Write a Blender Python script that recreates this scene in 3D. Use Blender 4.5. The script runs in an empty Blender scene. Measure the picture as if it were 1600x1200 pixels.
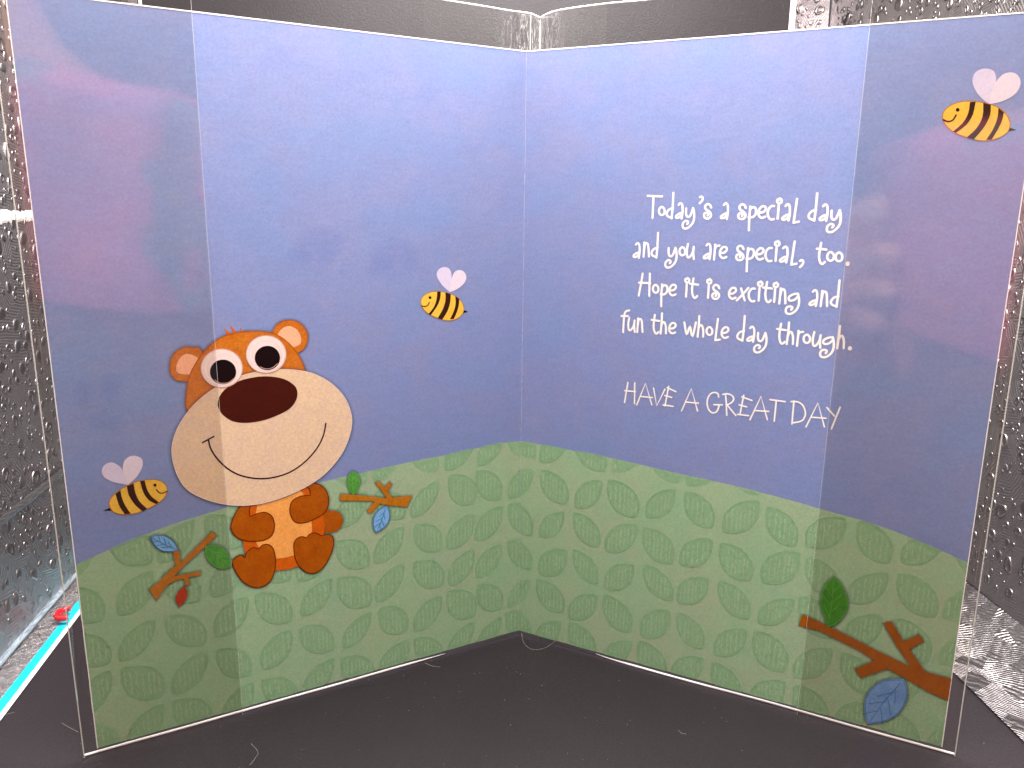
import bpy, bmesh, math, random
from mathutils import Vector, noise
random.seed(7)
sc = bpy.context.scene
MM = 0.001                                    # everything below is written in millimetres

# ------------------------------------------------------------------ camera
cam_d = bpy.data.cameras.new("camera"); cam = bpy.data.objects.new("camera", cam_d)
sc.collection.objects.link(cam); sc.camera = cam
cam_d.sensor_fit = 'HORIZONTAL'; cam_d.sensor_width = 36.0; cam_d.lens = 27.7024
cam_d.clip_start = 0.01; cam_d.clip_end = 20.0
cam.matrix_world = __import__("mathutils").Matrix([[0.9991084,0.0002334,-0.0422180,-0.0129733],[-0.0412336,0.2201354,-0.9745975,-0.2342226],[0.0090662,0.9754693,0.2199487,0.1377117],[0,0,0,1]])

# ------------------------------------------------------------------ world: dim room around the little light box
w = bpy.data.worlds.new("World"); sc.world = w; w.use_nodes = True
bg = w.node_tree.nodes["Background"]
bg.inputs[0].default_value = (0.80, 0.82, 0.88, 1); bg.inputs[1].default_value = 0.14

def lamp(name, loc, size, power, color, aim, size_y=None):
    d = bpy.data.lights.new(name, 'AREA'); d.energy = power; d.color = color
    d.shape = 'RECTANGLE'; d.size = size*MM; d.size_y = (size_y or size)*MM
    o = bpy.data.objects.new(name, d); sc.collection.objects.link(o)
    o.location = Vector(loc)*MM
    o.rotation_euler = (Vector(aim)-Vector(loc)).to_track_quat('-Z', 'Y').to_euler()
    return o
# the light box's two LED strips under its roof, and an added unseen lamp that brightens the mirrored photographer
lamp("led_strip_back", (0, 25, 292), 250, 2.05, (1.0, 0.965, 0.93), (0, 20, 0), 34)
lamp("led_strip_front", (0, -95, 296), 250, 1.22, (1.0, 0.965, 0.93), (0, -60, 0), 30)
lamp("photographer_fill", (60, -215, 420), 200, 2.2, (1.0, 0.92, 0.86), (30, -430, 120))
sc.view_settings.view_transform = 'Standard'; sc.view_settings.look = 'None'
sc.view_settings.exposure = 0.10; sc.view_settings.gamma = 1.0
sc.cycles.transparent_max_bounces = 24; sc.cycles.max_bounces = 12
sc.cycles.transmission_bounces = 8; sc.cycles.diffuse_bounces = 5; sc.cycles.glossy_bounces = 5
sc.cycles.sample_clamp_indirect = 4.0; sc.cycles.caustics_reflective = True

# ------------------------------------------------------------------ helpers
def link(o, parent=None):
    sc.collection.objects.link(o)
    if parent is not None:
        o.parent = parent
        if parent.type == 'EMPTY': o.location = -parent.location
    return o
def mesh_obj(name, verts, faces, mat, parent=None, smooth=False):
    me = bpy.data.meshes.new(name)
    me.from_pydata([tuple(c*MM for c in v) for v in verts], [], faces)
    me.validate(); me.materials.append(mat)
    if smooth:
        for p in me.polygons: p.use_smooth = True
    return link(bpy.data.objects.new(name, me), parent)
def bm_obj(name, bm, mat, parent=None, smooth=False):
    me = bpy.data.meshes.new(name)
    bmesh.ops.scale(bm, vec=(MM, MM, MM), verts=bm.verts)
    bm.to_mesh(me); bm.free(); me.materials.append(mat)
    if smooth:
        for p in me.polygons: p.use_smooth = True
    return link(bpy.data.objects.new(name, me), parent)
def empty(name, loc=(0, 0, 0)):
    o = bpy.data.objects.new(name, None); o.empty_display_size = 0.01
    o.location = [c*MM for c in loc]; return link(o)
def tag(o, label=None, cat=None, group=None, kind=None):
    if label: o['label'] = label
    if cat: o['category'] = cat
    if group: o['group'] = group
    if kind: o['kind'] = kind
    return o
def srgb(r, g, b):
    f = lambda c: (c/255/12.92) if c/255 <= 0.04045 else ((c/255+0.055)/1.055)**2.4
    return (f(r), f(g), f(b), 1)

# ------------------------------------------------------------------ materials
def new_mat(name):
    m = bpy.data.materials.new(name); m.use_nodes = True
    nt = m.node_tree; nt.nodes.clear()
    return m, nt, nt.nodes.new("ShaderNodeOutputMaterial")
def N(nt, t, **kw):
    n = nt.nodes.new(t)
    for k, v in kw.items(): setattr(n, k, v)
    return n
def ramp(nt, src, stops):
    r = N(nt, "ShaderNodeValToRGB"); e = r.color_ramp.elements
    e[0].position, e[0].color = stops[0]; e[1].position, e[1].color = stops[-1]
    for p, c in stops[1:-1]:
        x = e.new(p); x.color = c
    nt.links.new(src, r.inputs[0]); return r.outputs[0]
def noise_tex(nt, scale, detail=4, rough=0.6, vec=None, stretch=None, dist=0.0):
    n = N(nt, "ShaderNodeTexNoise"); n.inputs["Scale"].default_value = scale
    n.inputs["Detail"].default_value = detail; n.inputs["Roughness"].default_value = rough
    n.inputs["Distortion"].default_value = dist
    if vec is None: vec = N(nt, "ShaderNodeTexCoord").outputs["Object"]
    if stretch:
        mp = N(nt, "ShaderNodeMapping"); mp.inputs["Scale"].default_value = stretch
        nt.links.new(vec, mp.inputs[0]); vec = mp.outputs[0]
    nt.links.new(vec, n.inputs["Vector"]); return n.outputs["Fac"]
def mixc(nt, fac, a, b, mode='MIX'):
    m = N(nt, "ShaderNodeMix", data_type='RGBA', blend_type=mode)
    for sock, v in ((m.inputs[0], fac), (m.inputs[6], a), (m.inputs[7], b)):
        if hasattr(v, "is_output"): nt.links.new(v, sock)
        else: sock.default_value = v
    return m.outputs[2]
TRANS = 0.45
def paper(name, c1, c2=None, c3=None, grain=0.10, scale=90, trans=TRANS, fibre=None, tcol=0.0):
    """Printed card: a mottled ink colour on uncoated board that lets some light through."""
    m, nt, out = new_mat(name)
    col = c1
    if c2:
        f = ramp(nt, noise_tex(nt, scale, 6, 0.62, dist=0.6), [(0.38, (0, 0, 0, 1)), (0.64, (1, 1, 1, 1))])
        col = mixc(nt, f, c1, c2)
    if c3:
        f = ramp(nt, noise_tex(nt, scale*0.45, 3, 0.55, stretch=(1, 1, 1.6)), [(0.42, (0, 0, 0, 1)), (0.68, (1, 1, 1, 1))])
        col = mixc(nt, f, col, c3)
    if fibre:
        f = ramp(nt, noise_tex(nt, 1, 5, 0.7, stretch=fibre), [(0.40, (0.90, 0.90, 0.92, 1)), (0.62, (1.05, 1.05, 1.04, 1))])
        col = mixc(nt, 0.45, col, f, 'MULTIPLY')
    g = noise_tex(nt, 1500, 3, 0.85)
    gr = ramp(nt, g, [(0.30, (1-grain*1.9,)*3+(1,)), (0.70, (1+grain*1.2,)*3+(1,))])
    col = mixc(nt, 1.0, col, gr, 'MULTIPLY')
    bump = N(nt, "ShaderNodeBump"); bump.inputs["Strength"].default_value = 0.35; bump.inputs["Distance"].default_value = 0.00006
    nt.links.new(noise_tex(nt, 1500, 3, 0.7), bump.inputs["Height"])
    p = N(nt, "ShaderNodeBsdfPrincipled"); nt.links.new(col, p.inputs["Base Color"])
    p.inputs["Roughness"].default_value = 0.62; p.inputs["Specular IOR Level"].default_value = 0.10
    nt.links.new(bump.outputs[0], p.inputs["Normal"])
    t = N(nt, "ShaderNodeBsdfTranslucent"); nt.links.new(mixc(nt, tcol, col, (0.92, 0.92, 0.95, 1)) if tcol else col, t.inputs[0])
    mx = N(nt, "ShaderNodeMixShader"); mx.inputs[0].default_value = trans
    nt.links.new(p.outputs[0], mx.inputs[1]); nt.links.new(t.outputs[0], mx.inputs[2])
    nt.links.new(mx.outputs[0], out.inputs[0]); return m
def plain(name, col, rough=0.5, spec=0.5, metal=0.0, bump=None, **kw):
    m, nt, out = new_mat(name)
    p = N(nt, "ShaderNodeBsdfPrincipled"); p.inputs["Base Color"].default_value = col
    p.inputs["Roughness"].default_value = rough; p.inputs["Specular IOR Level"].default_value = spec
    p.inputs["Metallic"].default_value = metal
    for k, v in kw.items(): p.inputs[k.replace("_", " ")].default_value = v
    if bump:
        b = N(nt, "ShaderNodeBump"); b.inputs["Strength"].default_value = bump[1]; b.inputs["Distance"].default_value = bump[2]*MM
        nt.links.new(noise_tex(nt, bump[0], 4, 0.7), b.inputs["Height"]); nt.links.new(b.outputs[0], p.inputs["Normal"])
    nt.links.new(p.outputs[0], out.inputs[0]); return m
def film(name, tint, gloss, rough, scratch_glint=0.0, edge=0.6, lo=0.60, fade=False):
    """Thin clear plastic: tinted see-through sheet with a mirror-like skin, stronger at grazing angles."""
    m, nt, out = new_mat(name)
    tr = N(nt, "ShaderNodeBsdfTransparent"); tr.inputs[0].default_value = tint
    gl = N(nt, "ShaderNodeBsdfGlossy"); gl.inputs[0].default_value = (1, 1, 1, 1); gl.inputs["Roughness"].default_value = rough
    lw = N(nt, "ShaderNodeLayerWeight"); lw.inputs[0].default_value = 0.5
    pw = N(nt, "ShaderNodeMath", operation='POWER'); nt.links.new(lw.outputs["Facing"], pw.inputs[0]); pw.inputs[1].default_value = 3.0
    ml = N(nt, "ShaderNodeMath", operation='MULTIPLY_ADD'); nt.links.new(pw.outputs[0], ml.inputs[0])
    ml.inputs[1].default_value = edge; ml.inputs[2].default_value = gloss
    b = N(nt, "ShaderNodeBump"); b.inputs["Strength"].default_value = 0.10; b.inputs["Distance"].default_value = 0.001
    nt.links.new(noise_tex(nt, 28, 2, 0.5), b.inputs["Height"]); nt.links.new(b.outputs[0], gl.inputs["Normal"])
    mx = N(nt, "ShaderNodeMixShader"); nt.links.new(ml.outputs[0], mx.inputs[0])
    nt.links.new(tr.outputs[0], mx.inputs[1]); nt.links.new(gl.outputs[0], mx.inputs[2])
    src = mx.outputs[0]
    if scratch_glint:
        df = N(nt, "ShaderNodeBsdfDiffuse"); df.inputs[0].default_value = (0.9, 0.88, 0.85, 1)
        f = ramp(nt, noise_tex(nt, 1, 6, 0.8, stretch=(1400, 1400, 260), dist=1.2), [(lo, (0, 0, 0, 1)), (lo+0.16, (scratch_glint,)*3+(1,))])
        if fade:                              # painted highlight streaks, with scratches, kept to the bend round the spine
            sx = N(nt, "ShaderNodeSeparateXYZ"); nt.links.new(N(nt, "ShaderNodeTexCoord").outputs["Object"], sx.inputs[0])
            d0 = N(nt, "ShaderNodeMath", operation='SUBTRACT'); nt.links.new(sx.outputs[0], d0.inputs[0]); d0.inputs[1].default_value = 0.0015
            d1 = N(nt, "ShaderNodeMath", operation='ABSOLUTE'); nt.links.new(d0.outputs[0], d1.inputs[0])
            mr = N(nt, "ShaderNodeMapRange"); nt.links.new(d1.outputs[0], mr.inputs[0])
            for k_, v_ in ((1, 0.002), (2, 0.0095), (3, 1.0), (4, 0.0)): mr.inputs[k_].default_value = v_
            mu = N(nt, "ShaderNodeMath", operation='MULTIPLY'); nt.links.new(f, mu.inputs[0]); nt.links.new(mr.outputs[0], mu.inputs[1]); f = mu.outputs[0]
        m2 = N(nt, "ShaderNodeMixShader"); nt.links.new(f, m2.inputs[0]); nt.links.new(src, m2.inputs[1]); nt.links.new(df.outputs[0], m2.inputs[2]); src = m2.outputs[0]
    nt.links.new(src, out.inputs[0]); return m
def foil(name, strength=0.42, crumple=0.0, dark=1.0, rough=0.42):
    """Silver embossed foil: fine ribbing whose direction changes from patch to patch."""
    m, nt, out = new_mat(name)
    co = N(nt, "ShaderNodeTexCoord").outputs["Object"]
    wv = []
    wob = noise_tex(nt, 260, 2, 0.5)
    for d in ((0.2, 0.2, 0.96), (0.75, 0.75, 0.5), (-0.72, -0.72, 0.5)):
        dt = N(nt, "ShaderNodeVectorMath", operation='DOT_PRODUCT'); nt.links.new(co, dt.inputs[0]); dt.inputs[1].default_value = d
        ma = N(nt, "ShaderNodeMath", operation='MULTIPLY_ADD'); nt.links.new(dt.outputs["Value"], ma.inputs[0]); ma.inputs[1].default_value = 6600
        w2 = N(nt, "ShaderNodeMath", operation='MULTIPLY'); nt.links.new(wob, w2.inputs[0]); w2.inputs[1].default_value = 9.0
        nt.links.new(w2.outputs[0], ma.inputs[2])
        sn = N(nt, "ShaderNodeMath", operation='SINE'); nt.links.new(ma.outputs[0], sn.inputs[0]); wv.append(sn.outputs[0])
    vo = N(nt, "ShaderNodeTexVoronoi"); vo.inputs["Scale"].default_value = 150; nt.links.new(co, vo.inputs["Vector"])
    sep = N(nt, "ShaderNodeSeparateColor"); nt.links.new(vo.outputs["Color"], sep.inputs[0])
    def gt(s, t):
        q = N(nt, "ShaderNodeMath", operation='GREATER_THAN'); nt.links.new(s, q.inputs[0]); q.inputs[1].default_value = t; return q.outputs[0]
    h = mixc(nt, gt(sep.outputs[0], 0.40), wv[0], wv[1]); h = mixc(nt, gt(sep.outputs[0], 0.75), h, wv[2])
    b1 = N(nt, "ShaderNodeBump"); b1.inputs["Strength"].default_value = strength; b1.inputs["Distance"].default_value = 0.00012
    nt.links.new(h, b1.inputs["Height"])
    b2 = N(nt, "ShaderNodeBump"); b2.inputs["Strength"].default_value = 0.5 + crumple; b2.inputs["Distance"].default_value = 0.0003 + 0.002*crumple
    nt.links.new(noise_tex(nt, 140 + 200*crumple, 5, 0.65), b2.inputs["Height"]); nt.links.new(b1.outputs[0], b2.inputs["Normal"])
    p = N(nt, "ShaderNodeBsdfPrincipled"); p.inputs["Metallic"].default_value = 1.0
    p.inputs["Base Color"].default_value = (0.50*dark, 0.465*dark, 0.475*dark, 1); p.inputs["Roughness"].default_value = rough - 0.12*crumple
    nt.links.new(b2.outputs[0], p.inputs["Normal"]); nt.links.new(p.outputs[0], out.inputs[0]); return m

M_sky = paper("sky_print", srgb(132, 147, 201), srgb(141, 150, 199), srgb(128, 150, 204), grain=0.09, scale=120, fibre=(240, 240, 800), tcol=0.35)
M_hill = paper("hill_print", srgb(178, 206, 164), srgb(166, 205, 165), srgb(182, 202, 166), grain=0.09, scale=80)
M_motif = paper("leaf_motif_print", srgb(148, 190, 142), srgb(158, 196, 150), None, grain=0.15, scale=420, trans=0.35, tcol=0.75)
M_motif_rim = paper("leaf_motif_rim_print", srgb(144, 186, 138), srgb(154, 194, 148), None, grain=0.20, scale=600, trans=0.35, tcol=0.85)
M_motif_st = paper("leaf_motif_scribble_print", srgb(182, 210, 168), srgb(174, 206, 164), None, grain=0.18, scale=500, tcol=1.0)
M_motif.node_tree.nodes  # the hand-drawn strokes inside each motif come from the stretched fibre noise
M_white = paper("letter_print", srgb(252, 244, 232), grain=0.02, trans=0.15, tcol=0.25)
M_edge = plain("paper_edge", (0.92, 0.90, 0.88, 1), 0.7, 0.2)
M_back = paper("card_back_print", srgb(236, 232, 226), srgb(228, 226, 222), grain=0.03, trans=0.45)
M_showthrough = paper("cover_print", srgb(218, 230, 253), grain=0.02, trans=0.90)
M_fur = paper("orange_fur_print", srgb(212, 122, 32), srgb(200, 106, 20), grain=0.16, scale=260, trans=0.15, tcol=0.25)
M_furdk = paper("dark_fur_print", srgb(182, 92, 6), srgb(170, 80, 4), grain=0.13, scale=260, trans=0.15, tcol=0.25)
M_body = paper("rust_fur_print", srgb(220, 102, 14), srgb(210, 94, 10), grain=0.12, scale=260, trans=0.15, tcol=0.25)
M_belly = paper("belly_print", srgb(255, 178, 92), srgb(248, 168, 84), grain=0.10, scale=260, trans=0.15, tcol=0.25)
M_line = paper("fur_outline_print", srgb(128, 48, 8), grain=0.05)
M_muz = paper("muzzle_print", srgb(230, 198, 168), srgb(236, 204, 164), grain=0.09, scale=200, trans=0.15, tcol=0.25)
M_pink = paper("ear_pink_print", srgb(252, 184, 142), grain=0.09, trans=0.15, tcol=0.25)
M_nose = paper("nose_print", srgb(62, 16, 8), srgb(72, 20, 6), grain=0.10, trans=0.05)
M_smile = paper("line_print", srgb(48, 14, 22), grain=0.0, trans=0.05)
M_eyew = paper("eye_white_print", srgb(246, 226, 218), srgb(240, 214, 204), grain=0.03, trans=0.15, tcol=0.25)
M_eyer = paper("eye_ring_print", srgb(255, 240, 234), grain=0.03)
M_eyeo = paper("eye_rim_print", srgb(214, 170, 150), grain=0.03)
M_black = paper("pupil_print", srgb(20, 4, 6), grain=0.0, trans=0.02)
M_beey = paper("bee_yellow_print", srgb(248, 200, 74), srgb(242, 188, 62), grain=0.08, scale=260, trans=0.15, tcol=0.25)
M_beeb = paper("bee_stripe_print", srgb(54, 22, 8), grain=0.04, trans=0.05)
M_wing = paper("bee_wing_print", srgb(222, 210, 228), srgb(214, 204, 226), grain=0.05, trans=0.15, tcol=0.25)
M_wing2 = paper("bee_wing_front_print", srgb(230, 216, 226), grain=0.05, trans=0.15, tcol=0.25)
M_twig = paper("twig_print", srgb(196, 122, 26), srgb(186, 110, 16), grain=0.13, scale=300, trans=0.15, tcol=0.25)
M_twigdk = paper("dark_twig_print", srgb(166, 90, 2), srgb(156, 82, 2), grain=0.12, scale=300, trans=0.15, tcol=0.25)
M_lg = paper("green_leaf_print", srgb(92, 172, 66), srgb(74, 150, 50), grain=0.12, scale=260, trans=0.15, tcol=0.25)
M_lgv = paper("green_vein_print", srgb(122, 192, 94), grain=0.08)
M_lgdk = paper("dark_green_leaf_print", srgb(70, 142, 34), srgb(56, 122, 22), grain=0.12, scale=260, trans=0.15, tcol=0.25)
M_lb = paper("blue_leaf_print", srgb(136, 192, 236), srgb(120, 178, 226), grain=0.10, scale=260, trans=0.15, tcol=0.25)
M_lbv = paper("blue_vein_print", srgb(86, 142, 192), grain=0.08)
M_lbdk = paper("slate_blue_leaf_print", srgb(122, 162, 208), srgb(110, 150, 198), grain=0.10, scale=260, trans=0.15, tcol=0.25)
M_lr = paper("red_leaf_print", srgb(186, 60, 16), srgb(176, 52, 10), grain=0.10, trans=0.15, tcol=0.25)
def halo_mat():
    m, nt, out = new_mat("drop_shadow_print")  # dark ink fading outwards: the figures' printed drop shadow
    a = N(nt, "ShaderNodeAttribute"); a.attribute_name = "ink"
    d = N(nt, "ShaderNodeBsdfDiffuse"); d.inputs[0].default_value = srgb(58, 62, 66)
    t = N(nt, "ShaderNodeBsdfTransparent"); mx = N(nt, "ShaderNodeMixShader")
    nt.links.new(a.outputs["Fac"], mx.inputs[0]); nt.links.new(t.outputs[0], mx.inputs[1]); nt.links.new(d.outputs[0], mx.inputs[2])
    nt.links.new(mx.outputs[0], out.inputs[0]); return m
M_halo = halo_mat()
M_film = film("clear_film", (0.985, 0.98, 0.97, 1), 0.03, 0.03, scratch_glint=0.10, edge=0.5)
M_flap = film("clear_flap_film", (0.915, 0.895, 0.865, 1), 0.068, 0.05, edge=0.30)
M_spine_hl = film("spine_highlight_film", (0.985, 0.98, 0.97, 1), 0.04, 0.04, scratch_glint=0.55, edge=0.6, lo=0.50, fade=True)  # pale streaks painted for the highlight on the bent spine, mixed with scratches
M_edge_glow = plain("edge_glow_plastic", (0.95, 0.95, 0.93, 1), 0.25, 0.6)  # clear plastic; the white stands in for light piped to its edges
M_fold = plain("folded_plastic_edge", (0.62, 0.62, 0.56, 1), 0.2, 0.6)
M_foil = foil("embossed_foil")
M_foil_m = foil("dimmed_margin_foil", 0.7, 0.0, 0.46, 0.38)  # same foil, its colour darkened to hold down the LED light there
M_foil_c = foil("crumpled_foil", 0.8, 1.0)
M_drop = plain("foil_droplet", (0.46, 0.43, 0.435, 1), 0.34, 0.5, 1.0, bump=(900, 0.25, 0.2))
M_seam = plain("foil_seam", (0.86, 0.82, 0.80, 1), 0.6, 0.4, 0.0, bump=(900, 1.0, 1.2))
M_cyan = plain("cyan_edge_band", (0.0, 0.62, 0.80, 1), 0.45)
M_wedge = plain("white_sheet_edge", (0.9, 0.9, 0.9, 1), 0.5)
M_blue = plain("pale_blue_binding", (0.50, 0.60, 0.68, 1), 0.5, 0.5, 0.2, bump=(1500, 1.0, 0.8))
M_red = plain("glossy_red", (0.75, 0.01, 0.02, 1), 0.25, 0.6)
M_lint = plain("pale_lint", (0.50, 0.45, 0.41, 1), 0.8)
def sheet_mat():
    m, nt, out = new_mat("charcoal_backdrop")
    c = ramp(nt, noise_tex(nt, 12, 5, 0.6), [(0.3, (0.0165, 0.0125, 0.0155, 1)), (0.7, (0.0235, 0.018, 0.022, 1))])
    g = ramp(nt, noise_tex(nt, 1500, 3, 0.8), [(0.35, (0.72, 0.72, 0.72, 1)), (0.68, (1.3, 1.3, 1.3, 1))])
    c = mixc(nt, 1.0, c, g, 'MULTIPLY')
    p = N(nt, "ShaderNodeBsdfPrincipled"); nt.links.new(c, p.inputs["Base Color"])
    p.inputs["Roughness"].default_value = 0.42; p.inputs["Specular IOR Level"].default_value = 0.38
    b = N(nt, "ShaderNodeBump"); b.inputs["Strength"].default_value = 0.5; b.inputs["Distance"].default_value = 0.00025
    nt.links.new(noise_tex(nt, 1300, 3, 0.7), b.inputs["Height"]); nt.links.new(b.outputs[0], p.inputs["Normal"])
    nt.links.new(p.outputs[0], out.inputs[0]); return m
M_sheet = sheet_mat()

# ------------------------------------------------------------------ the card's shape (two stiff pages, slightly bowed)
H, W, Z0, BOW = 177.8, 122.866, 2.0, 2.0
LEAN = (0.00184, -0.00292); ANG = {-1: (0.47232, 0.45968), 1: (0.47232, 0.51372)}   # spread of each page at its top and at its foot
def S(side, u, v, off=0.0):
    """Point on a page: u mm out from the fold, v mm above the card's foot, off mm in front of the paper."""
    t = v/H; aT, aB = ANG[side]; a = aT*t + aB*(1-t)
    x = LEAN[0]*v + side*u*(math.cos(aT)*t + math.cos(aB)*(1-t))
    y = LEAN[1]*v - u*(math.sin(aT)*t + math.sin(aB)*(1-t))
    tc = min(max(t, 0), 1); d = off - BOW*(u/W)*4*tc*(1-tc)
    return (x - side*math.sin(a)*d, y - math.cos(a)*d, Z0 + v)

# ------------------------------------------------------------------ print: outlines measured on the card, in millimetres (u, v)
D = {}
D['GLYPHS']={'T':[[(0.0,0.0),(1.83,-0.07),(3.99,-0.14)],[(1.63,-0.11),(1.63,-5.81)]],'o':[[(0.0,0.0),(0.64,-0.5),(0.83,-1.13),(0.69,-1.83),(0.06,-2.18),(-0.55,-1.77),(-0.73,-1.05),(-0.53,-0.38),(0.0,0.0)]],'d':[[(0.0,0.0),(0.02,-3.75),(-0.1,-6.67)],[(0.13,-3.97),(-0.92,-4.38),(-1.51,-5.36),(-1.21,-6.12),(-0.11,-6.54)]],'a':[[(0.0,0.0),(0.32,0.38),(0.71,0.34),(1.03,-0.22),(1.17,-1.9),(1.0,-3.56)],[(1.14,-2.05),(0.29,-2.29),(-0.5,-2.96),(-0.36,-3.39),(0.34,-3.23),(1.04,-2.5)]],'y':[[(0.0,0.0),(0.04,-1.35),(0.31,-2.0),(0.77,-2.18),(1.3,-1.61),(1.83,0.13)],[(1.83,0.13),(2.19,-1.13),(2.24,-2.82),(1.78,-4.04),(0.75,-5.06),(-0.2,-5.21),(-0.68,-4.65),(-0.58,-3.8),(0.06,-3.22),(0.65,-3.4),(0.73,-3.81),(0.5,-4.06)]],"'":[[(0.0,0.0),(0.42,0.15),(0.76,-0.18),(0.69,-0.83),(0.06,-1.57)]],'s':[[(0.0,0.0),(-0.38,0.68),(-1.09,0.86),(-1.58,0.36),(-1.44,-0.38),(-0.69,-0.87),(-0.05,-1.48),(0.06,-2.22),(-0.47,-2.78),(-1.22,-2.79),(-1.68,-2.33),(-1.67,-1.63),(-1.19,-1.31),(-0.68,-1.58),(-0.8,-2.04)]],'r':[[(0.0,0.0),(0.01,-1.5),(-0.05,-3.92)],[(-0.02,-1.13),(0.4,-0.33),(1.14,-0.19)]],'u':[[(0.0,0.0),(-0.2,-1.72),(-0.06,-3.15),(0.36,-3.61),(0.86,-3.21),(1.42,-2.05),(1.58,-0.72)],[(1.58,-0.72),(1.53,-2.24),(1.79,-3.95)]],'n':[[(0.0,0.0),(-0.01,-1.75),(-0.05,-3.9)],[(0.05,-1.75),(0.23,-0.48),(0.67,-0.18),(1.11,-0.84),(1.46,-3.76)]],'e':[[(0.0,0.0),(0.93,0.09),(1.59,0.71),(1.49,1.41),(0.73,1.58),(0.07,0.85),(-0.12,-0.19),(0.2,-0.93),(0.84,-1.34),(1.66,-0.98)]],'p':[[(0.0,0.0),(-0.01,-1.09),(-0.04,-2.54),(0.1,-6.0)],[(0.03,-0.81),(0.55,-0.21),(1.25,-0.35),(1.55,-1.07),(1.41,-2.06),(0.74,-2.67),(-0.24,-2.72)]],'c':[[(0.0,0.0),(-0.7,-0.06),(-1.3,-0.91),(-1.38,-2.07),(-0.9,-3.06),(-0.34,-3.36),(0.18,-3.22)]],'i':[[(0.0,0.0),(0.02,-1.34),(0.01,-3.31)],[(0.15,1.72),(0.61,1.25),(0.47,0.66),(-0.04,0.53),(-0.44,0.94),(-0.35,1.47),(-0.0,1.48)]],'l':[[(0.0,0.0),(-0.15,-2.56),(-0.32,-5.85)],[(-0.32,-5.85),(0.91,-5.56)]],',':[[(0.0,0.0),(0.42,0.2),(0.79,-0.1),(0.73,-0.79),(0.14,-1.57)]],'t':[[(0.0,0.0),(-0.13,-1.34),(-0.19,-3.31),(0.15,-4.73),(0.71,-5.24),(1.28,-4.69)],[(-0.88,-1.45),(1.33,-1.62)]],'.':[[(0.0,0.0),(0.02,-0.18)]],'x':[[(0.0,0.0),(-1.3,-1.75),(-2.72,-3.41)],[(-1.83,-0.2),(-0.67,-3.29)]],'g':[[(0.0,0.0),(-1.05,-0.22),(-1.98,-0.83),(-2.15,-1.52),(-1.59,-1.9),(-0.64,-1.57),(0.06,-0.71)],[(0.0,0.0),(0.38,-1.41),(0.41,-3.06),(-0.2,-4.43),(-1.3,-5.27),(-2.29,-5.19),(-2.61,-4.44),(-2.29,-3.59),(-1.46,-3.37),(-1.04,-3.72),(-1.29,-4.23)]],'f':[[(0.0,0.0),(-0.87,-0.28),(-1.4,-1.45),(-1.53,-6.24)],[(-2.25,-1.73),(-0.34,-1.6)]],'h':[[(0.0,0.0),(-0.0,-2.78),(-0.11,-5.7)],[(-0.01,-3.45),(0.39,-2.49),(0.89,-2.61),(1.29,-3.81),(1.39,-5.54)]],'w':[[(0.0,0.0),(0.86,-3.25),(1.59,-0.99),(2.42,-3.69),(3.15,0.22)]],'H':[[(0.0,0.0),(-0.32,-2.66),(-0.83,-6.12)],[(2.03,0.09),(2.07,-2.98),(2.17,-6.03)],[(-0.94,-2.51),(2.28,-2.53)]]}
D['LINES']=[[('T',36.41,138.81),('o',40.45,135.94),('d',43.37,139.62),('a',44.94,136.49),('y',47.02,135.57),("'",50.44,138.52),('s',53.58,135.87),('a',56.78,136.54),('s',62.39,135.86),('p',63.49,136.23),('e',65.75,134.72),('c',69.33,136.37),('i',70.45,136.55),('a',72.12,136.42),('l',74.72,138.17),('d',79.34,139.53),('a',81.0,136.43),('y',83.07,135.38)],[('a',33.74,125.72),('n',36.12,126.38),('d',39.78,129.07),('y',42.93,125.06),('o',46.63,125.42),('u',48.08,126.32),('a',53.01,126.04),('r',55.26,126.32),('e',56.72,124.21),('s',62.64,125.33),('p',63.75,125.67),('e',66.01,124.14),('c',69.63,125.85),('i',70.81,125.94),('a',72.45,125.89),('l',75.07,127.68),(',',76.75,122.86),('t',81.38,127.49),('o',83.82,125.31),('o',85.78,125.26),('.',87.97,122.65)],[('H',36.07,117.9),('o',39.88,115.0),('p',41.65,115.2),('e',43.87,113.67),('i',48.4,115.52),('t',50.13,117.22),('i',54.3,115.53),('s',57.13,114.88),('e',59.85,113.65),('x',64.6,115.37),('c',66.23,115.28),('i',67.42,115.51),('t',69.2,117.15),('i',71.33,115.4),('n',72.7,115.67),('g',77.0,114.56),('a',80.54,115.22),('n',82.76,115.57),('d',86.53,118.37)],[('f',32.75,107.48),('u',32.82,105.45),('n',35.37,105.44),('t',40.1,106.72),('h',42.09,107.29),('e',44.41,103.22),('w',48.39,105.16),('h',52.35,107.18),('o',55.26,104.4),('l',57.34,106.75),('e',58.66,103.06),('d',64.24,107.96),('a',65.88,104.83),('y',68.01,103.75),('t',73.56,106.58),('h',75.5,107.03),('r',77.98,105.02),('o',80.12,104.2),('u',81.82,104.99),('g',86.31,103.99),('h',87.73,106.95),('.',90.6,101.56)]]
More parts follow.
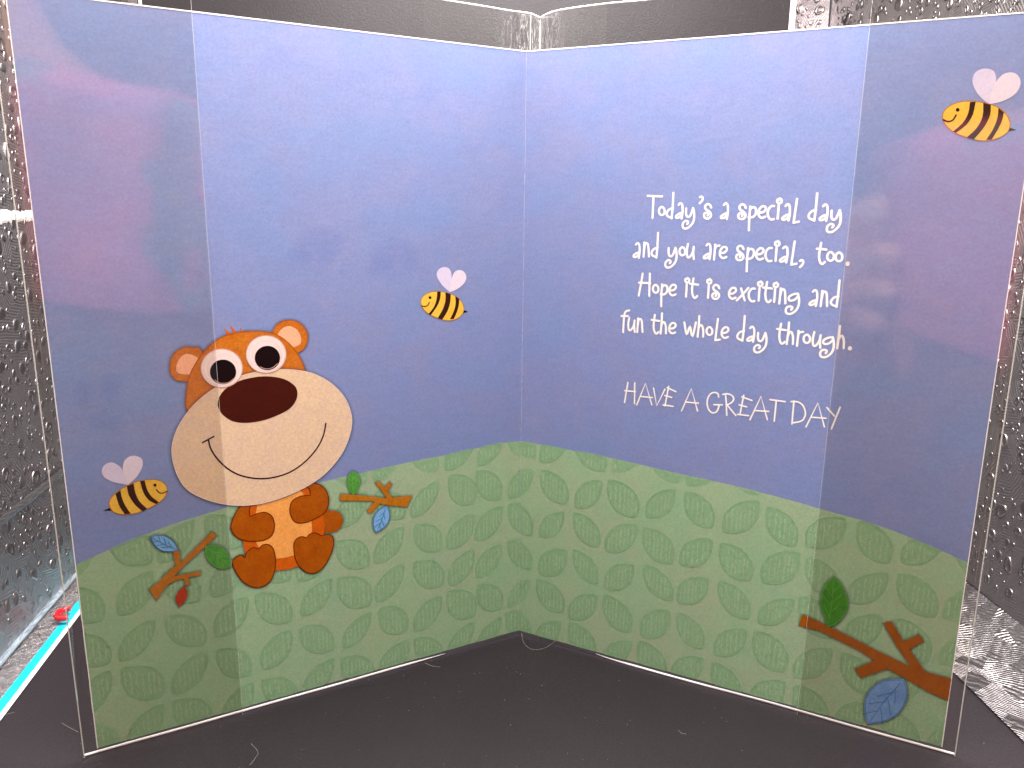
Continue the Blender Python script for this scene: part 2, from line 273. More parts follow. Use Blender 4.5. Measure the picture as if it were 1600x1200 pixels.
D['LAST']=[[[(33.31,86.82),(32.59,80.85)],[(35.31,86.91),(35.55,80.83)],[(32.43,84.33),(35.67,84.37)]],[[(36.22,80.55),(38.46,87.12),(40.59,81.1)],[(37.38,83.15),(40.64,83.21)]],[[(40.84,85.97),(42.04,80.94),(44.1,85.97)]],[[(45.13,86.89),(44.38,81.14)],[(44.7,86.5),(47.25,85.62)],[(44.15,84.2),(46.18,83.82)],[(43.86,81.39),(46.71,81.35)]],[[(49.15,80.31),(51.46,86.91),(53.58,80.84)],[(50.11,82.96),(53.65,83.06)]],[[(59.02,85.38),(58.74,86.3),(57.68,86.52),(56.64,85.84),(56.06,84.2),(56.23,82.4),(56.97,81.13),(57.98,80.79),(58.9,81.47),(59.37,83.11)],[(57.92,83.1),(60.18,83.31)]],[[(60.82,86.3),(61.21,83.88),(61.56,80.55)],[(60.07,86.22),(61.44,86.54),(62.76,86.0),(63.05,85.03),(62.37,84.06),(61.35,83.45)],[(61.46,83.46),(64.01,80.73)]],[[(65.63,86.6),(65.0,81.08)],[(65.18,86.11),(67.86,85.41)],[(64.62,83.82),(66.65,83.5)],[(64.4,81.16),(67.32,81.13)]],[[(67.76,80.07),(70.09,86.76),(72.23,80.63)],[(68.7,82.74),(72.37,82.91)]],[[(72.45,86.15),(76.32,86.04)],[(74.09,86.0),(74.01,80.41)]],[[(78.48,86.5),(78.53,80.2)],[(77.81,86.21),(79.39,86.34),(80.75,85.57),(81.56,83.83),(81.44,82.31),(80.65,81.23),(78.61,80.54)]],[[(82.06,79.89),(84.39,86.63),(86.53,80.46)],[(83.29,82.64),(86.7,82.78)]],[[(86.68,85.61),(88.65,83.61)],[(89.79,86.08),(88.25,80.14)]]]
D['HILL']=[[(123.18,50.59),(105.07,55.33),(86.12,58.61),(62.79,61.36),(36.68,63.37),(26.25,63.8),(7.81,65.03),(0.46,64.65)],[(1.3,64.77),(28.51,63.6),(48.65,62.0),(65.17,60.88),(80.81,59.11),(86.87,58.2),(99.97,56.51),(109.9,54.23),(123.38,50.83)]]
D['bear_head']=[(94.76,85.29),(94.75,89.79),(93.73,94.16),(91.81,97.63),(88.97,101.02),(85.82,103.21),(82.72,104.01),(79.61,104.33),(76.1,104.1),(72.95,103.35),(70.22,101.49),(67.89,98.79),(66.18,95.46),(65.34,92.8),(65.03,88.43),(69.92,82.85),(80.2,81.46),(89.87,82.63)]
D['bear_ear_l']=[(90.68,100.55),(92.29,101.2),(94.11,101.41),(95.97,100.76),(97.35,99.29),(98.0,96.96),(97.86,94.95),(96.71,93.43),(94.74,92.96),(92.9,92.87),(90.08,95.86)]
D['bear_ear_li']=[(91.22,98.18),(92.79,99.43),(94.23,99.75),(95.57,98.94),(96.41,97.42),(96.64,95.84),(95.87,94.96),(93.14,94.63),(90.82,95.92)]
D['bear_ear_r']=[(73.15,103.36),(72.12,105.49),(70.17,106.49),(67.93,106.44),(65.93,105.4),(64.56,103.42),(64.37,101.29),(65.17,99.22),(67.31,97.9),(69.93,99.16),(72.27,101.01)]
D['bear_ear_ri']=[(71.96,103.08),(70.55,104.65),(68.82,105.04),(67.02,104.0),(66.08,102.04),(66.24,100.36),(67.23,99.67),(69.09,99.52),(71.44,101.37)]
D['bear_muzzle']=[(99.33,75.31),(98.34,79.53),(96.2,83.4),(92.95,87.14),(88.18,90.55),(82.65,92.83),(77.48,93.82),(72.24,93.94),(67.74,93.36),(63.18,91.95),(58.57,88.89),(55.21,84.76),(53.58,80.52),(53.34,76.85),(54.54,72.42),(56.95,68.14),(60.9,64.11),(65.42,61.37),(71.13,59.34),(77.51,58.17),(83.24,58.37),(88.35,59.71),(93.24,62.23),(96.82,65.42),(98.71,69.97)]
D['bear_nose']=[(87.69,86.56),(86.98,88.57),(85.13,90.45),(81.93,91.89),(77.95,92.47),(74.36,92.26),(70.74,91.15),(68.36,89.2),(67.7,87.18),(68.36,84.86),(70.34,82.9),(73.72,81.55),(77.43,80.7),(81.44,80.67),(84.54,81.56),(86.74,83.52),(87.58,85.29)]
D['bear_body']=[(81.95,59.39),(83.42,54.28),(83.89,49.39),(83.58,45.23),(81.05,40.76),(76.12,38.28),(70.07,38.12),(65.08,40.4),(62.71,45.17),(62.28,50.79),(64.71,57.79),(68.8,63.06),(77.2,63.51)]
D['bear_belly']=[(78.71,60.18),(80.12,55.92),(81.13,51.58),(80.56,47.36),(78.58,43.48),(75.72,41.71),(70.76,41.69),(67.38,43.5),(65.89,46.75),(65.69,50.96),(66.47,55.77),(68.51,60.27),(73.92,62.53)]
D['bear_arm_l']=[(83.2,58.94),(85.15,56.84),(86.65,53.54),(86.32,51.23),(84.64,49.18),(81.85,47.98),(78.54,47.64),(76.47,48.61),(75.62,50.98),(76.0,53.8),(77.67,55.39),(79.74,55.49),(81.74,54.96),(81.82,56.91),(81.07,59.24)]
D['bear_arm_r']=[(67.13,62.11),(64.54,61.55),(62.18,60.15),(60.82,57.59),(60.77,54.76),(61.84,52.6),(64.13,51.37),(67.25,50.55),(69.84,51.04),(71.04,52.89),(71.34,55.25),(70.46,57.48),(68.17,58.38),(65.66,58.18),(65.71,59.81),(66.74,61.13)]
D['bear_foot_l']=[(87.01,42.75),(86.27,44.06),(84.73,44.64),(83.77,43.66),(83.18,45.14),(81.55,46.09),(80.05,45.41),(79.04,46.31),(77.58,46.2),(76.39,44.88),(75.9,42.22),(76.06,39.44),(77.09,36.37),(78.89,34.66),(81.43,34.55),(83.84,36.05),(85.72,38.79)]
D['bear_foot_r']=[(70.83,44.44),(70.18,46.1),(68.75,46.71),(67.21,46.07),(66.32,46.98),(64.77,47.01),(63.04,45.81),(61.78,45.94),(60.35,45.42),(59.75,43.62),(60.48,40.39),(62.54,36.96),(64.87,35.29),(67.1,35.55),(69.22,37.46),(70.59,40.62)]
D['bear_tail']=[(62.72,52.99),(60.04,52.75),(57.82,51.63),(56.86,49.3),(57.78,47.08),(59.86,46.28),(62.98,47.13),(63.74,50.12)]
D['bear_hair']=[(85.51,102.18),(84.21,103.42),(85.05,104.53),(83.35,103.77),(82.85,103.73),(83.55,105.4),(82.1,104.09),(81.52,103.48),(80.91,104.62),(80.73,103.75),(79.45,103.79),(80.54,101.82)]
D['bear_smile']=[(90.55,77.25),(90.05,74.63),(88.34,71.39),(85.79,68.41),(82.73,66.4),(78.75,65.1),(74.63,64.9),(70.37,65.81),(66.4,68.15),(63.23,71.32),(61.34,74.69),(60.54,77.97)]
D['bear_tick']=[(92.0,76.81),(89.23,78.05)]
D['eyes']=[[[(81.11,95.06),(81.27,94.09),(81.61,93.18),(82.14,92.36),(82.82,91.66),(83.62,91.11),(84.52,90.74),(85.48,90.54),(86.47,90.55),(87.43,90.74),(88.34,91.12),(89.16,91.66),(89.86,92.34),(90.42,93.15),(90.81,94.04),(91.02,94.98),(91.04,95.94),(90.88,96.88),(90.54,97.77),(90.03,98.58),(89.38,99.26),(88.6,99.81),(87.72,100.19),(86.78,100.4),(85.81,100.42),(84.85,100.25),(83.93,99.9),(83.1,99.38),(82.37,98.7),(81.79,97.9),(81.38,97.0),(81.15,96.04)],[(81.74,94.91),(81.87,94.11),(82.16,93.36),(82.59,92.68),(83.15,92.1),(83.81,91.65),(84.55,91.34),(85.35,91.18),(86.16,91.18),(86.95,91.34),(87.7,91.65),(88.38,92.09),(88.96,92.66),(89.42,93.33),(89.75,94.06),(89.92,94.84),(89.94,95.64),(89.81,96.42),(89.53,97.16),(89.11,97.82),(88.57,98.39),(87.92,98.85),(87.2,99.16),(86.42,99.33),(85.62,99.35),(84.82,99.2),(84.07,98.91),(83.38,98.48),(82.78,97.92),(82.3,97.26),(81.96,96.51),(81.77,95.72)],[(82.76,94.25),(82.85,93.64),(83.07,93.06),(83.4,92.54),(83.82,92.09),(84.33,91.75),(84.89,91.5),(85.49,91.38),(86.1,91.38),(86.71,91.5),(87.28,91.74),(87.8,92.08),(88.24,92.52),(88.59,93.03),(88.84,93.6),(88.97,94.21),(88.99,94.82),(88.89,95.42),(88.67,95.99),(88.35,96.51),(87.94,96.95),(87.44,97.3),(86.89,97.54),(86.3,97.67),(85.69,97.68),(85.08,97.57),(84.51,97.34),(83.99,97.0),(83.54,96.57),(83.18,96.06),(82.92,95.49),(82.78,94.88)],[(87.93,92.59),(86.96,91.8),(85.82,91.6),(84.66,91.74),(83.44,92.58)]],[[(70.08,97.78),(70.23,96.82),(70.57,95.91),(71.09,95.08),(71.76,94.38),(72.57,93.83),(73.47,93.45),(74.44,93.26),(75.43,93.25),(76.41,93.44),(77.33,93.8),(78.16,94.33),(78.88,95.01),(79.45,95.81),(79.85,96.69),(80.08,97.63),(80.11,98.58),(79.96,99.52),(79.63,100.4),(79.13,101.21),(78.47,101.89),(77.69,102.44),(76.81,102.83),(75.86,103.04),(74.89,103.07),(73.92,102.91),(72.99,102.56),(72.14,102.05),(71.4,101.39),(70.8,100.59),(70.37,99.71),(70.13,98.75)],[(70.82,97.67),(70.94,96.88),(71.22,96.13),(71.64,95.46),(72.19,94.88),(72.85,94.43),(73.59,94.12),(74.38,93.95),(75.19,93.95),(75.99,94.1),(76.74,94.4),(77.43,94.83),(78.01,95.39),(78.48,96.04),(78.82,96.77),(79.0,97.54),(79.03,98.33),(78.91,99.1),(78.64,99.83),(78.22,100.49),(77.69,101.06),(77.04,101.51),(76.32,101.83),(75.55,102.0),(74.75,102.02),(73.95,101.89),(73.19,101.61),(72.5,101.18),(71.89,100.63),(71.41,99.98),(71.06,99.25),(70.86,98.47)],[(71.71,96.94),(71.81,96.32),(72.02,95.74),(72.35,95.21),(72.77,94.76),(73.27,94.4),(73.84,94.15),(74.45,94.03),(75.07,94.02),(75.68,94.14),(76.26,94.37),(76.78,94.71),(77.24,95.15),(77.6,95.66),(77.85,96.23),(78.0,96.84),(78.02,97.46),(77.92,98.07),(77.71,98.64),(77.39,99.16),(76.98,99.61),(76.49,99.96),(75.93,100.21),(75.33,100.34),(74.72,100.36),(74.11,100.25),(73.52,100.03),(72.99,99.69),(72.53,99.26),(72.16,98.75),(71.89,98.18),(71.74,97.57)],[(76.81,95.02),(75.84,94.51),(74.85,94.34),(73.62,94.61),(72.48,95.48)]]]
D['br_left']={'twig':[[(91.43,52.6),(90.38,51.35),(94.55,47.85),(98.71,44.7),(101.12,42.51),(102.38,40.78),(104.0,39.38),(105.94,36.65),(107.38,40.06),(104.6,41.88),(101.99,44.36),(99.45,45.69),(95.49,49.11)],[(101.05,49.08),(99.6,49.01),(99.55,45.24),(100.74,44.79)],[(102.81,41.71),(100.93,42.35),(98.07,42.3),(94.96,42.37),(95.1,41.27),(98.15,41.24),(101.04,41.07),(102.6,40.59)],[(99.24,41.8),(98.02,41.69),(97.91,39.03),(98.83,39.13)]],'blue':[(105.93,53.96),(104.57,54.25),(102.64,53.7),(100.97,52.1),(100.1,50.4),(99.9,49.08),(101.61,49.15),(103.56,49.72),(105.01,51.3),(105.67,52.81)],'green':[(93.33,48.9),(91.75,48.94),(89.7,48.16),(88.32,46.43),(87.42,43.82),(87.34,41.85),(89.29,41.67),(91.35,42.73),(92.9,44.75),(93.46,47.02)],'red':[(99.05,38.94),(98.64,37.64),(98.77,35.99),(99.71,34.53),(100.8,33.71),(101.36,34.93),(101.39,36.62),(100.68,37.88),(99.8,38.63)]}
D['br_mid']={'twig':[[(57.36,57.09),(53.52,56.3),(49.53,55.18),(45.46,53.96),(42.97,53.43),(41.92,53.52),(39.6,53.29),(36.03,53.15),(37.75,49.86),(41.78,50.84),(45.1,51.96),(48.36,53.48),(53.58,54.55),(57.49,55.23)],[(47.13,58.86),(46.24,59.09),(44.54,57.02),(42.13,53.34),(43.7,53.4),(45.1,55.75)],[(44.65,56.83),(42.89,58.36),(42.2,57.47),(43.75,55.52)],[(47.13,53.37),(45.92,52.38),(48.88,49.85),(49.91,50.92)]],'green':[(53.47,63.3),(52.31,62.4),(51.67,60.66),(51.72,59.03),(52.59,57.11),(53.72,56.23),(54.67,57.66),(55.15,59.59),(55.03,61.4),(54.48,62.74)],'blue':[(43.97,51.33),(43.37,50.06),(43.11,48.09),(43.58,46.25),(44.88,44.79),(47.32,43.61),(48.0,44.96),(48.18,47.12),(47.67,48.93),(46.18,50.56)]}
D['br_right']={'twig':[[(85.95,27.49),(88.27,27.03),(97.83,24.35),(105.91,21.78),(112.96,19.87),(116.92,19.33),(123.07,19.06),(122.94,12.99),(118.07,14.06),(112.62,16.16),(108.08,17.68),(103.82,19.6),(100.53,21.09),(91.03,23.84),(85.35,24.12)],[(105.73,19.9),(108.62,17.97),(102.12,13.33),(100.38,15.29)],[(105.8,30.01),(107.6,31.0),(111.14,26.12),(117.14,19.04),(113.76,19.42),(109.41,24.76)],[(110.86,25.96),(114.28,29.04),(115.59,27.52),(112.48,24.15)]],'green':[(92.77,39.99),(94.83,38.4),(96.82,34.3),(96.75,31.08),(95.13,27.45),(92.72,25.35),(91.41,28.37),(90.23,31.34),(90.2,34.58),(91.28,38.05)],'blue':[(112.25,16.05),(113.2,13.6),(113.49,10.96),(112.49,6.99),(109.82,3.36),(105.11,0.67),(104.15,3.42),(103.76,7.05),(104.77,10.62),(107.49,14.2)]}
D['bees']=[(-1,{'body':[(32.53,109.41),(32.15,110.73),(30.83,111.78),(28.66,112.29),(26.48,112.2),(24.28,111.61),(22.06,110.72),(20.31,109.28),(19.44,107.4),(19.69,105.8),(21.08,104.49),(23.08,103.92),(25.07,103.97),(27.52,104.75),(30.17,106.03),(31.84,107.58)],'wings':[[(23.78,111.89),(25.73,113.59),(27.18,115.43),(27.72,117.0),(27.15,118.32),(25.7,118.94),(24.24,118.68),(23.38,117.54),(23.15,115.74),(23.4,113.95)],[(23.78,111.89),(23.52,114.4),(23.02,115.96),(22.28,117.5),(20.79,118.02),(19.3,117.41),(18.6,115.81),(19.3,114.25),(21.3,112.74)]],'stripes':[[(27.64,112.21),(26.55,112.21),(26.74,110.26),(27.73,108.05),(29.69,105.67),(30.37,106.04),(28.7,107.87),(27.83,110.08)],[(25.13,111.94),(23.49,111.35),(23.68,108.98),(24.55,106.52),(26.17,104.21),(27.56,104.75),(26.03,107.05),(25.15,109.5)],[(22.11,110.73),(20.86,109.87),(21.07,107.71),(21.83,105.68),(22.58,104.23),(23.78,104.23),(22.57,106.41),(21.99,108.67)]],'sting':[(19.69,106.67),(18.0,106.03),(20.02,105.63)],'eye':[(29.38,110.6),(29.46,110.37),(29.68,110.23),(29.95,110.25),(30.16,110.4),(30.24,110.64),(30.16,110.87),(29.94,111.01),(29.67,111.0),(29.46,110.84)],'smile':[(30.01,109.4),(30.51,108.53),(31.47,108.24),(32.42,108.47)]}),(1,{'body':[(104.86,156.54),(104.99,157.93),(106.14,159.11),(107.99,159.81),(110.36,159.88),(112.78,159.43),(115.23,158.56),(116.94,157.31),(118.07,155.73),(118.48,154.35),(118.12,152.99),(116.86,151.91),(114.91,151.32),(112.85,151.32),(110.21,152.08),(107.49,153.3),(105.67,154.93)],'wings':[[(113.91,159.13),(112.37,160.22),(110.89,161.99),(109.97,163.91),(110.05,165.6),(110.95,166.48),(112.48,166.68),(113.8,166.07),(114.44,164.69),(114.48,163.17),(114.15,161.5)],[(113.91,159.13),(113.85,160.83),(114.12,162.35),(114.68,164.0),(115.74,165.29),(117.22,165.62),(118.52,164.97),(119.29,163.43),(118.97,161.61),(117.77,160.32),(115.89,159.47)]],'stripes':[[(109.99,159.72),(111.09,159.73),(110.88,157.02),(109.88,154.8),(107.99,153.11),(107.31,153.39),(109.03,155.17),(109.9,157.23)],[(112.62,159.44),(114.17,158.95),(114.3,156.72),(113.45,154.17),(111.72,151.52),(110.22,151.99),(111.9,153.87),(112.85,156.43)],[(115.74,158.2),(116.92,157.22),(116.74,155.27),(116.07,153.22),(115.28,151.43),(114.19,151.41),(115.24,153.59),(115.79,155.98)]],'sting':[(118.46,153.93),(119.91,153.37),(117.95,153.09)],'eye':[(108.1,158.11),(108.05,157.87),(107.88,157.72),(107.64,157.73),(107.43,157.89),(107.32,158.14),(107.37,158.38),(107.54,158.53),(107.78,158.52),(107.99,158.36)],'smile':[(107.53,156.97),(107.01,155.94),(106.07,155.62),(105.05,156.04)]}),(-1,{'body':[(114.23,64.19),(113.75,65.55),(112.31,66.96),(110.1,68.14),(107.54,68.96),(105.02,68.97),(103.06,68.56),(101.68,67.49),(101.07,65.91),(101.57,64.3),(102.98,62.84),(105.27,61.76),(107.87,60.96),(110.39,60.83),(112.47,61.38),(113.77,62.45)],'wings':[[(109.72,68.38),(112.1,69.29),(113.75,70.27),(114.85,71.46),(115.02,72.91),(114.25,74.21),(112.83,74.64),(111.52,73.8),(110.6,72.43),(110.07,70.5)],[(109.72,68.38),(110.24,70.53),(110.51,72.42),(110.07,74.39),(109.11,75.37),(107.68,75.58),(106.33,74.76),(106.0,73.38),(106.6,71.61),(107.81,69.94)]],'stripes':[[(107.0,68.98),(105.97,68.92),(105.6,66.45),(104.68,64.41),(103.26,62.79),(103.93,62.42),(105.47,63.7),(106.54,65.98)],[(110.01,68.12),(108.46,68.59),(108.31,66.28),(107.62,63.86),(106.02,61.52),(107.06,60.99),(108.59,62.99),(109.78,65.7)],[(112.64,66.6),(111.49,67.33),(111.27,64.91),(110.58,62.71),(109.76,60.93),(111.09,61.02),(112.11,63.4)]],'sting':[(114.14,63.24),(113.61,62.38),(115.66,62.75)],'eye':[(103.4,67.31),(103.49,67.08),(103.68,66.95),(103.91,66.99),(104.07,67.17),(104.12,67.43),(104.03,67.66),(103.84,67.78),(103.62,67.74),(103.45,67.56)],'smile':[(103.54,66.11),(102.96,65.28),(102.16,64.99),(101.12,65.33)]})]
D['GHOST']=[[(54.05,125.44),(54.4,123.77),(55.33,122.26),(56.72,121.09),(58.44,120.36),(60.31,120.14),(62.14,120.46),(63.76,121.26),(65.01,122.48),(65.77,123.97),(65.98,125.62),(65.62,127.24),(64.73,128.7),(63.39,129.86),(61.72,130.6),(59.88,130.86),(58.05,130.59),(56.4,129.83),(55.1,128.63),(54.29,127.12)],[(33.21,121.85),(33.56,120.08),(34.55,118.51),(36.05,117.28),(37.93,116.52),(39.98,116.31),(42.0,116.66),(43.79,117.52),(45.19,118.82),(46.06,120.4),(46.33,122.13),(45.97,123.85),(45.02,125.38),(43.58,126.59),(41.76,127.35),(39.75,127.61),(37.73,127.31),(35.9,126.5),(34.44,125.22),(33.51,123.62)],[(62.19,122.8),(62.56,121.68),(63.51,120.8),(64.85,120.33),(66.29,120.37),(67.56,120.9),(68.41,121.82),(68.67,122.94),(68.3,124.04),(67.37,124.92),(66.06,125.39),(64.62,125.37),(63.34,124.85),(62.47,123.94)],[(42.45,119.83),(42.8,118.65),(43.72,117.73),(45.03,117.24),(46.46,117.29),(47.72,117.85),(48.58,118.82),(48.85,120.0),(48.51,121.16),(47.6,122.08),(46.32,122.57),(44.89,122.54),(43.62,121.99),(42.74,121.02)],[(114.28,92.3),(114.6,91.03),(115.25,89.99),(116.13,89.35),(117.11,89.2),(118.03,89.56),(118.76,90.38),(119.19,91.52),(119.25,92.82),(118.94,94.07),(118.3,95.1),(117.43,95.74),(116.46,95.91),(115.53,95.56),(114.79,94.76),(114.35,93.61)],[(109.07,93.02),(109.37,91.61),(109.98,90.45),(110.8,89.72),(111.71,89.53),(112.56,89.91),(113.22,90.8),(113.6,92.05),(113.64,93.48),(113.33,94.87),(112.73,96.01),(111.92,96.74),(111.03,96.94),(110.18,96.58),(109.51,95.71),(109.12,94.46)],[(108.96,84.94),(109.36,84.01),(110.32,83.3),(111.7,82.92),(113.27,82.93),(114.79,83.31),(116.04,84.02),(116.82,84.93),(117.03,85.91),(116.64,86.83),(115.7,87.53),(114.36,87.91),(112.81,87.93),(111.28,87.56),(110.0,86.86),(109.19,85.94)]]

def smooth(P, n=4, corners=(), closed=True):
    """Catmull-Rom through the measured points; indices in corners stay sharp."""
    out = []; L = len(P); R = range(L if closed else L-1)
    for i in R:
        p1, p2 = Vector(P[i]), Vector(P[(i+1) % L])
        p0 = Vector(P[(i-1) % L]) if (closed or i > 0) else p1
        p3 = Vector(P[(i+2) % L]) if (closed or i+2 < L) else p2
        if i in corners: p0 = p1
        if (i+1) % L in corners: p3 = p2
        for k in range(n):
            t = k/n
            out.append(tuple(0.5*((2*p1)+(p2-p0)*t+(2*p0-5*p1+4*p2-p3)*t*t+(3*p1-p0-3*p2+p3)*t**3)))
    if not closed: out.append(tuple(P[-1]))
    return out
def clipu(P):
    return [(min(p[0], W-0.05), p[1]) for p in P]
def flat(name, side, P, off, mat, parent, cell=5.0):
    """A printed shape: the outline filled, cut along a grid so that it follows the page's bow, laid on the paper."""
    bm = bmesh.new()
    vs = [bm.verts.new((p[0], p[1], 0)) for p in P]
    bm.faces.new(vs)
    us = [p[0] for p in P]; ws = [p[1] for p in P]
    k = math.floor(min(ws)/cell)+1
    while k*cell < max(ws):
        bmesh.ops.bisect_plane(bm, geom=bm.verts[:]+bm.edges[:]+bm.faces[:], plane_co=(0, k*cell, 0), plane_no=(0, 1, 0), dist=1e-5); k += 1
    k = math.floor(min(us)/cell)+1
    while k*cell < max(us):
        bmesh.ops.bisect_plane(bm, geom=bm.verts[:]+bm.edges[:]+bm.faces[:], plane_co=(k*cell, 0, 0), plane_no=(1, 0, 0), dist=1e-5); k += 1
    bmesh.ops.triangulate(bm, faces=bm.faces[:])
    for v in bm.verts: v.co = S(side, v.co.x, v.co.y, off)
    bmesh.ops.recalc_face_normals(bm, faces=bm.faces[:])
    return bm_obj(name, bm, mat, parent)
def ribbon_geo(side, P, wd, off, V, F, closed=False):
    """A pen stroke of width wd with round ends (one strip, so that nothing overlaps)."""
    P = [Vector(p) for p in P]
    if closed: P = P[:-1] if (P[0]-P[-1]).length < 1e-4 else P
    L = len(P); rows = []
    for i in range(L):
        a = P[(i-1) % L] if (closed or i > 0) else P[i]; b = P[(i+1) % L] if (closed or i < L-1) else P[i]
        t = (b-a); t = t.normalized() if t.length > 1e-9 else Vector((1, 0))
        rows.append((P[i], t, wd/2))
    if not closed:
        c0, t0, _ = rows[0]; c1, t1, _ = rows[-1]; r = wd/2
        pre = [(c0-t0*r*math.cos(a), t0, r*math.sin(a)) for a in (0.25, 0.7, 1.1)]
        post = [(c1+t1*r*math.cos(a), t1, r*math.sin(a)) for a in (1.1, 0.7, 0.25)]
        rows = pre+rows+post
    base = len(V)
    for c, t, r in rows:
        n = Vector((-t.y, t.x)); l, q = c+n*r, c-n*r
        V.append(S(side, l.x, l.y, off)); V.append(S(side, q.x, q.y, off))
    m = len(rows)
    for i in range(m if closed else m-1):
        j = (i+1) % m
        F.append((base+2*i, base+2*i+1, base+2*j+1, base+2*j))
def stroke(name, side, strokes, wd, off, mat, parent, closed=False):
    V, F = [], []
    for k, P in enumerate(strokes): ribbon_geo(side, P, wd, off+0.004*(k % 6), V, F, closed)
    return mesh_obj(name, V, F, mat, parent)
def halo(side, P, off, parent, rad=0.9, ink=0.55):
    """The soft drop shadow printed round each cut-out figure."""
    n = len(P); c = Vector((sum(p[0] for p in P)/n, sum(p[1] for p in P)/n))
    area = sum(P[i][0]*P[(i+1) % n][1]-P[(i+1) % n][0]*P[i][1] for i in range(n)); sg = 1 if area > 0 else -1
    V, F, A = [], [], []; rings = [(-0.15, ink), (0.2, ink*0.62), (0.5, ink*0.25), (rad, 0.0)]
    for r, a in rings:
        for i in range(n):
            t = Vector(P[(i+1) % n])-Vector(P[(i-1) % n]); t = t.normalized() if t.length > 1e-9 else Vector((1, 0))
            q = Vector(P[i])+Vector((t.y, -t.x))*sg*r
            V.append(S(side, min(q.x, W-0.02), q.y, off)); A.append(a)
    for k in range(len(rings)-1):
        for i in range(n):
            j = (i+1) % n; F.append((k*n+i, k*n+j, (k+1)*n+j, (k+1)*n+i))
    o = mesh_obj("printed_shadow", V, F, M_halo, parent)
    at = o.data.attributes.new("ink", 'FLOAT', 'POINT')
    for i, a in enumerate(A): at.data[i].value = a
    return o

# ================================================================== greeting card
card = empty("greeting_card")
tag(card, "open birthday card standing upright with cartoon bear, bees and a verse under blue sky", "greeting card")
def hill_line(side):
    top = sorted(D['HILL'][0 if side < 0 else 1]); top[-1] = (W-0.02, top[-1][1]-0.5)
    return [(0.0, HILL0)]+[p for p in smooth([(max(0.02, p[0]), p[1]) for p in top], 4, closed=False) if 0.5 < p[0] < W-0.5]+[(W, top[-1][1])]
HILL0 = 0.5*(min(D['HILL'][0])[1]+min(D['HILL'][1])[1])
def sheet_bm(side, P, off, cell=4.5):
    bm = bmesh.new(); bm.faces.new([bm.verts.new((p[0], p[1], 0)) for p in P])
    for ax, no, mx_ in ((0, (1, 0, 0), W), (1, (0, 1, 0), H)):
        k = cell
        while k < mx_:
            bmesh.ops.bisect_plane(bm, geom=bm.verts[:]+bm.edges[:]+bm.faces[:], plane_co=(k, k, 0), plane_no=no, dist=1e-5); k += cell
    bmesh.ops.triangulate(bm, faces=bm.faces[:])
    for v in bm.verts: v.co = S(side, v.co.x, v.co.y, off)
    bmesh.ops.recalc_face_normals(bm, faces=bm.faces[:])
    return bm
def page(side, label):
    """Front skin (the sky print above the hill line), white back and cut edges of one stiff page."""
    nu, nv, th = 28, 40, 0.38
    bm = sheet_bm(side, hill_line(side)+[(W, H), (0, H)], 0.0)
    n0 = len(bm.faces); g = [[bm.verts.new(S(side, W*i/nu, H*j/nv, -th)) for i in range(nu+1)] for j in range(nv+1)]
    e = [[bm.verts.new(S(side, W*i/nu, H*j/nv, 0)) for i in range(nu+1)] for j in (0, nv)]
    r = [bm.verts.new(S(side, W, H*j/nv, 0)) for j in range(nv+1)]
    mi = {}
    for j in range(nv):
        for i in range(nu): mi[bm.faces.new((g[j][i], g[j][i+1], g[j+1][i+1], g[j+1][i]))] = 2
        mi[bm.faces.new((r[j], r[j+1], g[j+1][nu], g[j][nu]))] = 1
    for q, j in ((0, 0), (1, nv)):
        for i in range(nu): mi[bm.faces.new((e[q][i], e[q][i+1], g[j][i+1], g[j][i]))] = 1
    for f, k in mi.items(): f.material_index = k
    o = bm_obj("page", bm, M_sky, card)
    o.data.materials.append(M_edge); o.data.materials.append(M_back)
    o['label'] = label
    # the raw white board showing along the cut edges
    for nm, P in (("top_cut_edge", [(W*i/nu, H+0.12) for i in range(nu+1)]), ("side_cut_edge", [(W+0.08, H*j/nv) for j in range(nv+1)])):
        V, F = [], []; wd = 0.30 if nm[0] == 't' else 0.22
        for q in P:
            V.append(S(side, q[0], q[1], 0.10)); V.append(S(side, q[0], q[1]-wd if nm[0] == 't' else q[1], 0.10) if nm[0] == 't' else S(side, q[0]-wd, q[1], 0.10))
            V.append(S(side, q[0], q[1], -0.45))
        for i in range(len(P)-1):
            F.append((3*i, 3*i+1, 3*i+4, 3*i+3)); F.append((3*i, 3*i+3, 3*i+5, 3*i+2))
        mesh_obj("cut_edge", V, F, M_edge, o)
    return o
pageL = page(-1, "left page with the bear, two bees and two twigs")
pageR = page(1, "right page with the printed verse")
# worn white crease line along the fold
V, F = [], []
crz = [i*1.2 for i in range(149)]
for i, v in enumerate(crz):
    wob = 0.10*noise.noise((v*0.07, 3, 1)); wd = 0.10+0.08*noise.noise((v*0.9, 0, 5))
    a, b = S(-1, max(0.0, wd-wob), v, 0.12), S(1, max(0.0, wd+wob), v, 0.12)
    V += [a, b]
F = [(2*i, 2*i+1, 2*i+3, 2*i+2) for i in range(len(crz)-1)]
mesh_obj("fold_crease", V, F, M_wing, card)

